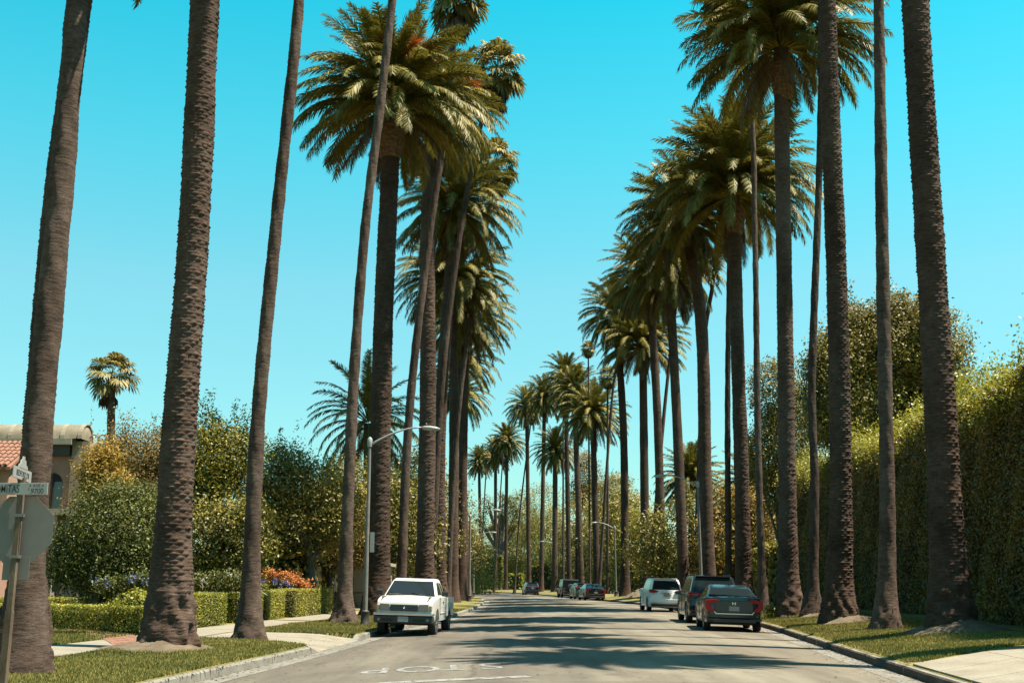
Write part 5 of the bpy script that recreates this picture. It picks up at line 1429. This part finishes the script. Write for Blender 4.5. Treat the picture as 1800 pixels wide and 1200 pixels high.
def modern(name, label, x, y, rot, L, W, H, mat, style, wheel_r=.33, group='vehicles parked or driving on the avenue'):
    c = car_root(name, label, x, y, rot, group)
    yr, yf = -L / 2, L / 2; ra = wheel_r + .06; wys = (yr + .88, yf - .88)
    if style == 'sedan':
        belt = .93; top = [(yf - .05, .62), (yf - .25, .76), (yf - 1.25, .95), (yr + .95, 1.0), (yr + .22, 1.03), (yr + .03, 1.0), (yr + .0, .62)]
        gp = [(yf - 1.15, .93), (yf - 2.0, H - .05), (yf - 2.5, H), (yr + 1.75, H - .02), (yr + 1.25, H - .1), (yr + .42, 1.0), (yr + .6, .93)]
        rear = ((yr + 1.25, H - .1), (yr + .42, 1.0)); front = ((yf - 1.15, .95), (yf - 2.0, H - .05)); W1 = W * .66
        side = [(yf - 1.45, .99), (yf - 2.05, H - .13), (yf - 2.6, H - .08), (yr + 1.7, H - .12), (yr + 1.2, H - .2), (yr + .75, 1.04)]
    elif style == 'suv':
        belt = 1.0; top = [(yf - .04, .7), (yf - .2, .88), (yf - 1.15, 1.05), (yr + .1, 1.08), (yr + .02, .95), (yr, .62)]
        gp = [(yf - 1.05, 1.0), (yf - 1.85, H - .06), (yf - 2.3, H), (yr + .9, H - .01), (yr + .35, H - .07), (yr + .06, 1.06), (yr + .12, 1.0)]
        rear = ((yr + .35, H - .07), (yr + .06, 1.06)); front = ((yf - 1.05, 1.02), (yf - 1.85, H - .06)); W1 = W * .74
        side = [(yf - 1.4, 1.1), (yf - 1.95, H - .15), (yf - 2.5, H - .1), (yr + .9, H - .12), (yr + .62, H - .2), (yr + .5, 1.14)]
    else:  # boxy
        belt = 1.1; top = [(yf, .95), (yf - .05, 1.1), (yf - 1.3, 1.15), (yr + .02, 1.15), (yr, 1.0), (yr, .62)]
        gp = [(yf - 1.25, 1.12), (yf - 1.65, H - .05), (yf - 1.8, H), (yr + .15, H), (yr + .05, H - .08), (yr + .02, 1.12)]
        rear = ((yr + .05, H - .08), (yr + .02, 1.14)); front = ((yf - 1.25, 1.14), (yf - 1.65, H - .05)); W1 = W * .84
        side = [(yf - 1.5, 1.2), (yf - 1.75, H - .12), (yr + .25, H - .12), (yr + .2, 1.2)]
    extrude_profile('body', body_poly(top, wys, ra, .24 if style != 'boxy' else .42, wheel_r, yr, yf, .42, .45), interp_w(L, W, .11 if style != 'boxy' else .02), mat, c, .05)
    gw = gh_w(W * .93, W1, belt, H)
    cab = extrude_profile('cabin', gp, gw, mat, c, .05, crown=0)
    pane_end('rear_window', rear[0], rear[1], gw, c, .09, .1, .88)
    pane_end('windscreen', front[0], front[1], gw, c, .07, .06, .94)
    pane_side('side_window', side, gw, c)
    wheels(c, wys, wheel_r, .22, W - .24, M['rim'])
    # underside pan
    MB().box(-W * .36, W * .36, yr + .35, yf - .35, .2, .34).build('underbody', M['trimb'], c)
    for s in (-1, 1):
        mm = MB().box(s * (W / 2 - .02), s * (W / 2 + .17), yf - 1.72, yf - 1.6, 1.0 if style != 'sedan' else .96, 1.14 if style != 'sedan' else 1.08)
        mm.build('mirror', mat if style != 'boxy' else M['trimb'], c, .02)
        MB().box(s * (W / 2 - .004), s * (W / 2 + .012), -.75, -.57, .86, .89).build('handle', M['chrome'], c)
        for yy in (-.95, .15, 1.15): MB().box(s * (W / 2 - .03), s * (W / 2 + .0015), yy - .006, yy + .006, .38, .92).build('door_seam', M['trimb'], c)
        MB().box(s * W * .26, s * W * .42, yf - .14, yf - .0, .62, .74).build('headlight', M['lens'], c, .02)
    return c, yr, yf

def rear_bits_sedan(c, yr, W):
    y = yr + .02
    for s in (-1, 1):
        MB().prism_xz([(s * .42, .93), (s * .62, .97), (s * .87, .93), (s * .885, .72), (s * .80, .60), (s * .60, .60), (s * .62, .69), (s * .72, .73), (s * .73, .84), (s * .56, .86)], y - .045, y + .28).build('tail_light', M['red'], c, .01)
        MB().box(s * .50, s * .84, yr - .01, yr + .08, .33, .39).build('reflector', M['trimb'], c, .01)
    MB().prism_xz([(-.62, .60), (-.56, .52), (.56, .52), (.62, .60), (.595, .60), (.545, .545), (-.545, .545), (-.595, .60)], y - .04, y + .02).build('chrome_strip', M['chrome'], c)
    MB().prism_xz([(-.58, .93), (-.60, .62), (-.54, .56), (.54, .56), (.60, .62), (.58, .93)], y - .028, y + .05).build('boot_lid', P_LID, c, .02)
    MB().box(-.155, .155, y - .045, y - .03, .62, .76).build('number_plate', M['plate'], c)
    MB().box(-.055, -.035, y - .045, y - .03, .80, .89).box(.035, .055, y - .045, y - .03, .80, .89).box(-.034, .034, y - .044, y - .03, .835, .855).build('emblem', M['chrome'], c)
    MB().box(-.66, .66, yr - .02, yr + .06, .27, .38).build('bumper_insert', M['trimb'], c, .015)
    for s in (-1, 1): MB().box(s * .22 - .06, s * .22 + .06, y + .55, y + .85, 1.03, 1.14).build('headrest', M['trimb'], c, .03) if False else None
    MB().add([(-.02, yr + 1.55, 1.40), (.02, yr + 1.55, 1.40), (0, yr + 1.42, 1.47), (0, yr + 1.62, 1.40)], [[0, 1, 2], [0, 2, 3], [1, 3, 2], [0, 3, 1]]).build('aerial', M['trimb'], c)
def rear_bits_suv(c, yr, W, mat, H, wide=True, badge=True):
    for s in (-1, 1):
        MB().prism_xz([(s * .44, 1.02), (s * .46, 1.07), (s * .70, 1.13), (s * (W / 2 - .035), 1.13), (s * (W / 2 - .02), 1.0), (s * .72, .95)], yr - .035, yr + .30).build('tail_light', M['red'], c, .012)
        MB().box(s * .50, s * .72, yr - .02, yr + .05, .44, .48).build('reflector', M['red'], c)
    MB().box(-.155, .155, yr - .03, yr - .005, .78, .92).build('number_plate', M['plate'], c)
    MB().box(-.30, .30, yr - .028, yr + .02, .955, .985).build('trim_bar', M['chrome'], c)
    MB().box(-W / 2 + .12, W / 2 - .12, yr - .02, yr + .1, .28, .40).build('bumper_insert', M['trimb'], c, .02)
    MB().box(-W / 2 + .03, W / 2 - .03, yr - .045, yr + .12, .46, .66).build('bumper', mat, c, .03)
    MB().box(-W * .33, W * .33, yr + .28, yr + .62, H - .05, H - .005).build('spoiler', mat, c, .015)
    if badge: MB().lathe([(0, -.01), (.045, -.01), (.05, 0)], (0, yr - .02, 1.05), 'y', 12).build('emblem', M['chrome'], c)
    for s in (-1, 1): MB().tube([(s * W * .33, yr + .6, H + .02), (s * W * .33, yr + 2.4, H + .03)], .018, 6).build('roof_rail', M['trimb'], c)

def place(px, Yrear, L): # returns x,y centre, rotation for a car whose rear is seen at px
    a = slope(xr, Yrear + L / 2); x = xof(px, Yrear, .5); return x + a * L / 2, Yrear + L / 2, -math.atan(a)
# dark sedan
x, y, rt = place(1290, 34.6, 4.6)
c, yr, yf = modern('sedan', 'dark blue grey sedan nearest on the right with red tail lights', x, y, rt, 4.6, 1.80, 1.42, P_GREY, 'sedan', .32)
rear_bits_sedan(c, yr, 1.8)
x, y, rt = place(1256, 41.2, 4.8)
c, yr, yf = modern('sport_utility_car', 'dark SUV parked just ahead of the near sedan', x, y, rt, 4.8, 1.95, 1.74, P_DARK, 'suv', .37)
rear_bits_suv(c, yr, 1.95, P_DARK, 1.74)
x, y, rt = place(1171, 58.5, 4.7)
c, yr, yf = modern('sport_utility_car', 'pearl white SUV seen from behind in the right lane', x, y, rt, 4.7, 1.84, 1.72, P_PEARL, 'suv', .36)
rear_bits_suv(c, yr, 1.84, P_PEARL, 1.72)
x, y, rt = place(1047, 97.5, 4.8)
c, yr, yf = modern('sedan', 'black sedan at the kerb left of the far lamp', x, y, rt, 4.8, 1.86, 1.45, P_BLACK, 'sedan', .33)
rear_bits_sedan(c, yr, 1.86)
x, y, rt = place(1027, 105.5, 4.5)
c, yr, yf = modern('hatchback', 'silver teal car half hidden ahead of the black sedan', x, y, rt, 4.5, 1.8, 1.5, P_SILV, 'suv', .33)
rear_bits_suv(c, yr, 1.8, P_SILV, 1.5)
x, y, rt = place(1003, 116, 4.3)
c, yr, yf = modern('off_roader', 'boxy black off road car with a spare wheel on its back', x, y, rt, 4.3, 1.88, 1.9, P_BLACK, 'boxy', .40)
MB().lathe([(.0, -.02), (.22, -.02), (.36, 0), (.39, .05), (.39, .16), (.36, .2), (0, .2)], (0, yr - .2, 1.06), 'y', 22).build('spare_wheel', M['tyre'], c)
MB().box(-.86, .86, yr - .12, yr + .05, .52, .70).build('bumper', M['trimb'], c, .02)
for s in (-1, 1): MB().box(s * .70, s * .86, yr - .04, yr + .02, .80, 1.02).build('tail_light', M['red'], c, .01)
MB().box(-.15, .15, yr - .14, yr - .121, .54, .67).build('number_plate', M['plate'], c)
x, y, rt = place(936, 143, 4.4)
c, yr, yf = modern('hatchback', 'slate blue car farthest away at the bend', x, y, rt, 4.4, 1.82, 1.6, P_BLUE, 'suv', .34)
rear_bits_suv(c, yr, 1.82, P_BLUE, 1.6)

# white pickup, facing the camera
L, W, H = 5.0, 1.72, 1.62
a = slope(xl, 35); pyf = 31.9; pxf = xof(706, pyf, .6)
tr_ = car_root('pickup_truck', 'white pickup truck facing the viewer at the left kerb', pxf + a * L / 2, pyf + L / 2, math.pi - math.atan(a) * .8, 'vehicles parked or driving on the avenue')
tr_['category'] = 'pickup'
yr, yf = -L / 2, L / 2; wr = .34; wys = (yr + 1.1, yf - .85)
wfn = interp_w(L, W, .07)
# cab and nose
poly = [(yf - .05, .44), (yf, .60), (yf - .02, .90), (yf - .12, 1.0), (yf - 1.05, 1.10), (yf - 2.95, 1.12), (yf - 2.95, .40), (yf - 1.4, .40)]
st_ = math.asin((.40 - wr) / .42)
arch = [(wys[1] + .42 * math.cos(q), wr + .42 * math.sin(q)) for q in [math.pi - st_ - (math.pi - 2 * st_) * k / 12 for k in range(13)]]
poly = [(yf - 2.95, 1.12), (yf - 2.95, .40)] + arch + [(yf - .3, .46), (yf - .04, .50), (yf, .62), (yf - .005, .88), (yf - .04, .945), (yf - .13, .99), (yf - .45, 1.045), (yf - 1.05, 1.10)]
extrude_profile('body', poly, wfn, P_WHITE, tr_, .04)
gw = gh_w(W * .93, W * .72, 1.1, H)
extrude_profile('cabin', [(yf - 1.02, 1.07), (yf - 1.62, H - .05), (yf - 1.85, H), (yf - 2.65, H), (yf - 2.78, H - .05), (yf - 2.93, 1.08)], gw, P_WHITE, tr_, .085, crown=0)
pane_end('windscreen', (yf - 1.02, 1.10), (yf - 1.62, H - .05), gw, tr_, .06, .06, .93)
pane_end('rear_window', (yf - 2.78, H - .05), (yf - 2.93, 1.1), gw, tr_, .1, .1, .85)
pane_side('side_window', [(yf - 1.30, 1.16), (yf - 1.72, H - .12), (yf - 2.18, H - .10), (yf - 2.2, 1.16)], gw, tr_)
pane_side('side_window', [(yf - 2.30, 1.16), (yf - 2.28, H - .12), (yf - 2.58, H - .12), (yf - 2.75, 1.16)], gw, tr_)
# open bed
bed = MB(); by0, by1 = yr + .06, yf - 3.0
bedw = W / 2 - .02
bp_ = [(by0, .50)] + [(wys[0] + .42 * math.cos(q), wr + .42 * math.sin(q)) for q in [math.pi - math.asin((.5 - wr) / .42) - (math.pi - 2 * math.asin((.5 - wr) / .42)) * k / 12 for k in range(13)]] + [(by1, .50), (by1, 1.06), (by0, 1.06)]
n = len(bp_)
for s in (-1, 1):
    m_ = MB(); x0, x1 = s * bedw, s * (bedw - .07)
    m_.add([(x0, a_, b_) for a_, b_ in bp_] + [(x1, a_, b_) for a_, b_ in bp_], [list(range(n)), list(range(n, 2 * n))[::-1]] + [[i, (i + 1) % n, (i + 1) % n + n, i + n] for i in range(n)])
    m_.build('bed_side', P_WHITE, tr_, .01)
MB().box(-bedw + .07, bedw - .07, by0, by0 + .06, .55, 1.06).build('tailgate', P_WHITE, tr_, .01)
MB().box(-bedw + .07, bedw - .07, by0 + .06, by1, .55, .60).box(-bedw + .07, bedw - .07, by1 - .05, by1 - .002, .6, 1.05).build('bed_floor', P_WHITE, tr_)
MB().box(-bedw + .02, bedw - .02, yr - .08, yr + .05, .45, .62).build('rear_bumper', M['chrome'], tr_, .02)
# front
MB().box(-.40, .40, yf - .06, yf + .012, .70, .885).build('grille', M['trimb'], tr_, .008)
for z in (.75, .80, .845): MB().box(-.37, .37, yf + .0125, yf + .02, z, z + .012).build('grille_bar', plain('grille_grey', (.08, .08, .08), .4), tr_)
MB().lathe([(0, .0), (.028, 0), (.03, -.01)], (0, yf + .03, .80), 'y', 12).build('emblem', M['chrome'], tr_)
for s in (-1, 1):
    MB().prism_xz([(s * .42, .71), (s * .70, .72), (s * .70, .905), (s * .42, .895)], yf - .10, yf + .004).build('headlight', M['lens'], tr_, .01)
    MB().box(s * .71, s * .80, yf - .26, yf - .03, .73, .875).build('indicator', M['amber'], tr_, .02)
    MB().box(s * (W / 2 + .02), s * (W / 2 + .22), yf - 1.48, yf - 1.38, 1.12, 1.27).build('mirror', M['trimb'], tr_, .02)
    MB().box(s * (W / 2 - .03), s * (W / 2 + .012), yf - 2.18, yf - 2.02, .92, .96).build('handle', M['trimb'], tr_)
    for yy in (yf - 1.25, yf - 2.28): MB().box(s * (W / 2 - .06), s * (W / 2 + .0), yy - .006, yy + .006, .48, 1.06).build('door_seam', M['trimb'], tr_)
    MB().box(s * (W / 2 - .02), s * (W / 2 + .008), yf - 2.9, yf - 1.45, .62, .64).build('side_trim', plain('grey_rub_strip', (.4, .4, .38), .5), tr_)
    MB().box(s * (W / 2 - .05), s * (W / 2 + .01), yf - .02, yf - .003, .4, .5)
for sx0 in (-.45, .18): MB().tube([(sx0, yf - 1.03, 1.135), (sx0 + .42, yf - 1.12, 1.205)], .009, 5).build('wiper', M['trimb'], tr_)
MB().box(-.62, .62, yf - 1.0, yf - .96, 1.085, 1.125).build('cowl', M['trimb'], tr_, .008)
for s in (-1, 1): MB().box(s * .668, s * .674, yf - 1.0, yf - .12, .985, 1.106).build('bonnet_seam', M['trimb'], tr_)
MB().box(.30, .62, yf - 1.075, yf - 1.06, 1.15, 1.17).build('windscreen_sticker', M['sign_white'], tr_)
MB().box(-.86, .86, yf - .18, yf + .13, .585, .655).build('bumper_top', M['chrome'], tr_, .02)
bu_ = MB().box(-.85, .85, yf - .25, yf + .11, .37, .574).build('bumper', M['trimb'], tr_, .035)
for s in (-1, 1):
    MB().box(s * .28, s * .62, yf + .108, yf + .116, .42, .50).build('air_slot', M['tyre'], bu_)
    MB().lathe([(0, .0), (.035, .0), (.04, -.01)], (s * .70, yf + .118, .47), 'y', 12).build('fog_lamp', M['lens'], bu_)
MB().box(-.15, .15, yf + .111, yf + .125, .41, .56).build('number_plate', M['plate'], tr_)
wheels(tr_, wys, wr, .23, W - .25, M['rim'])
MB().box(-.5, .5, yr + .3, yf - .5, .32, .44).build('chassis', M['trimb'], tr_)
MB().tube([(-.6, wys[1], wr), (.6, wys[1], wr)], .05, 8).build('axle', M['trimb'], tr_)
MB().tube([(-.6, wys[0], wr), (.6, wys[0], wr)], .05, 8).build('axle', M['trimb'], tr_)
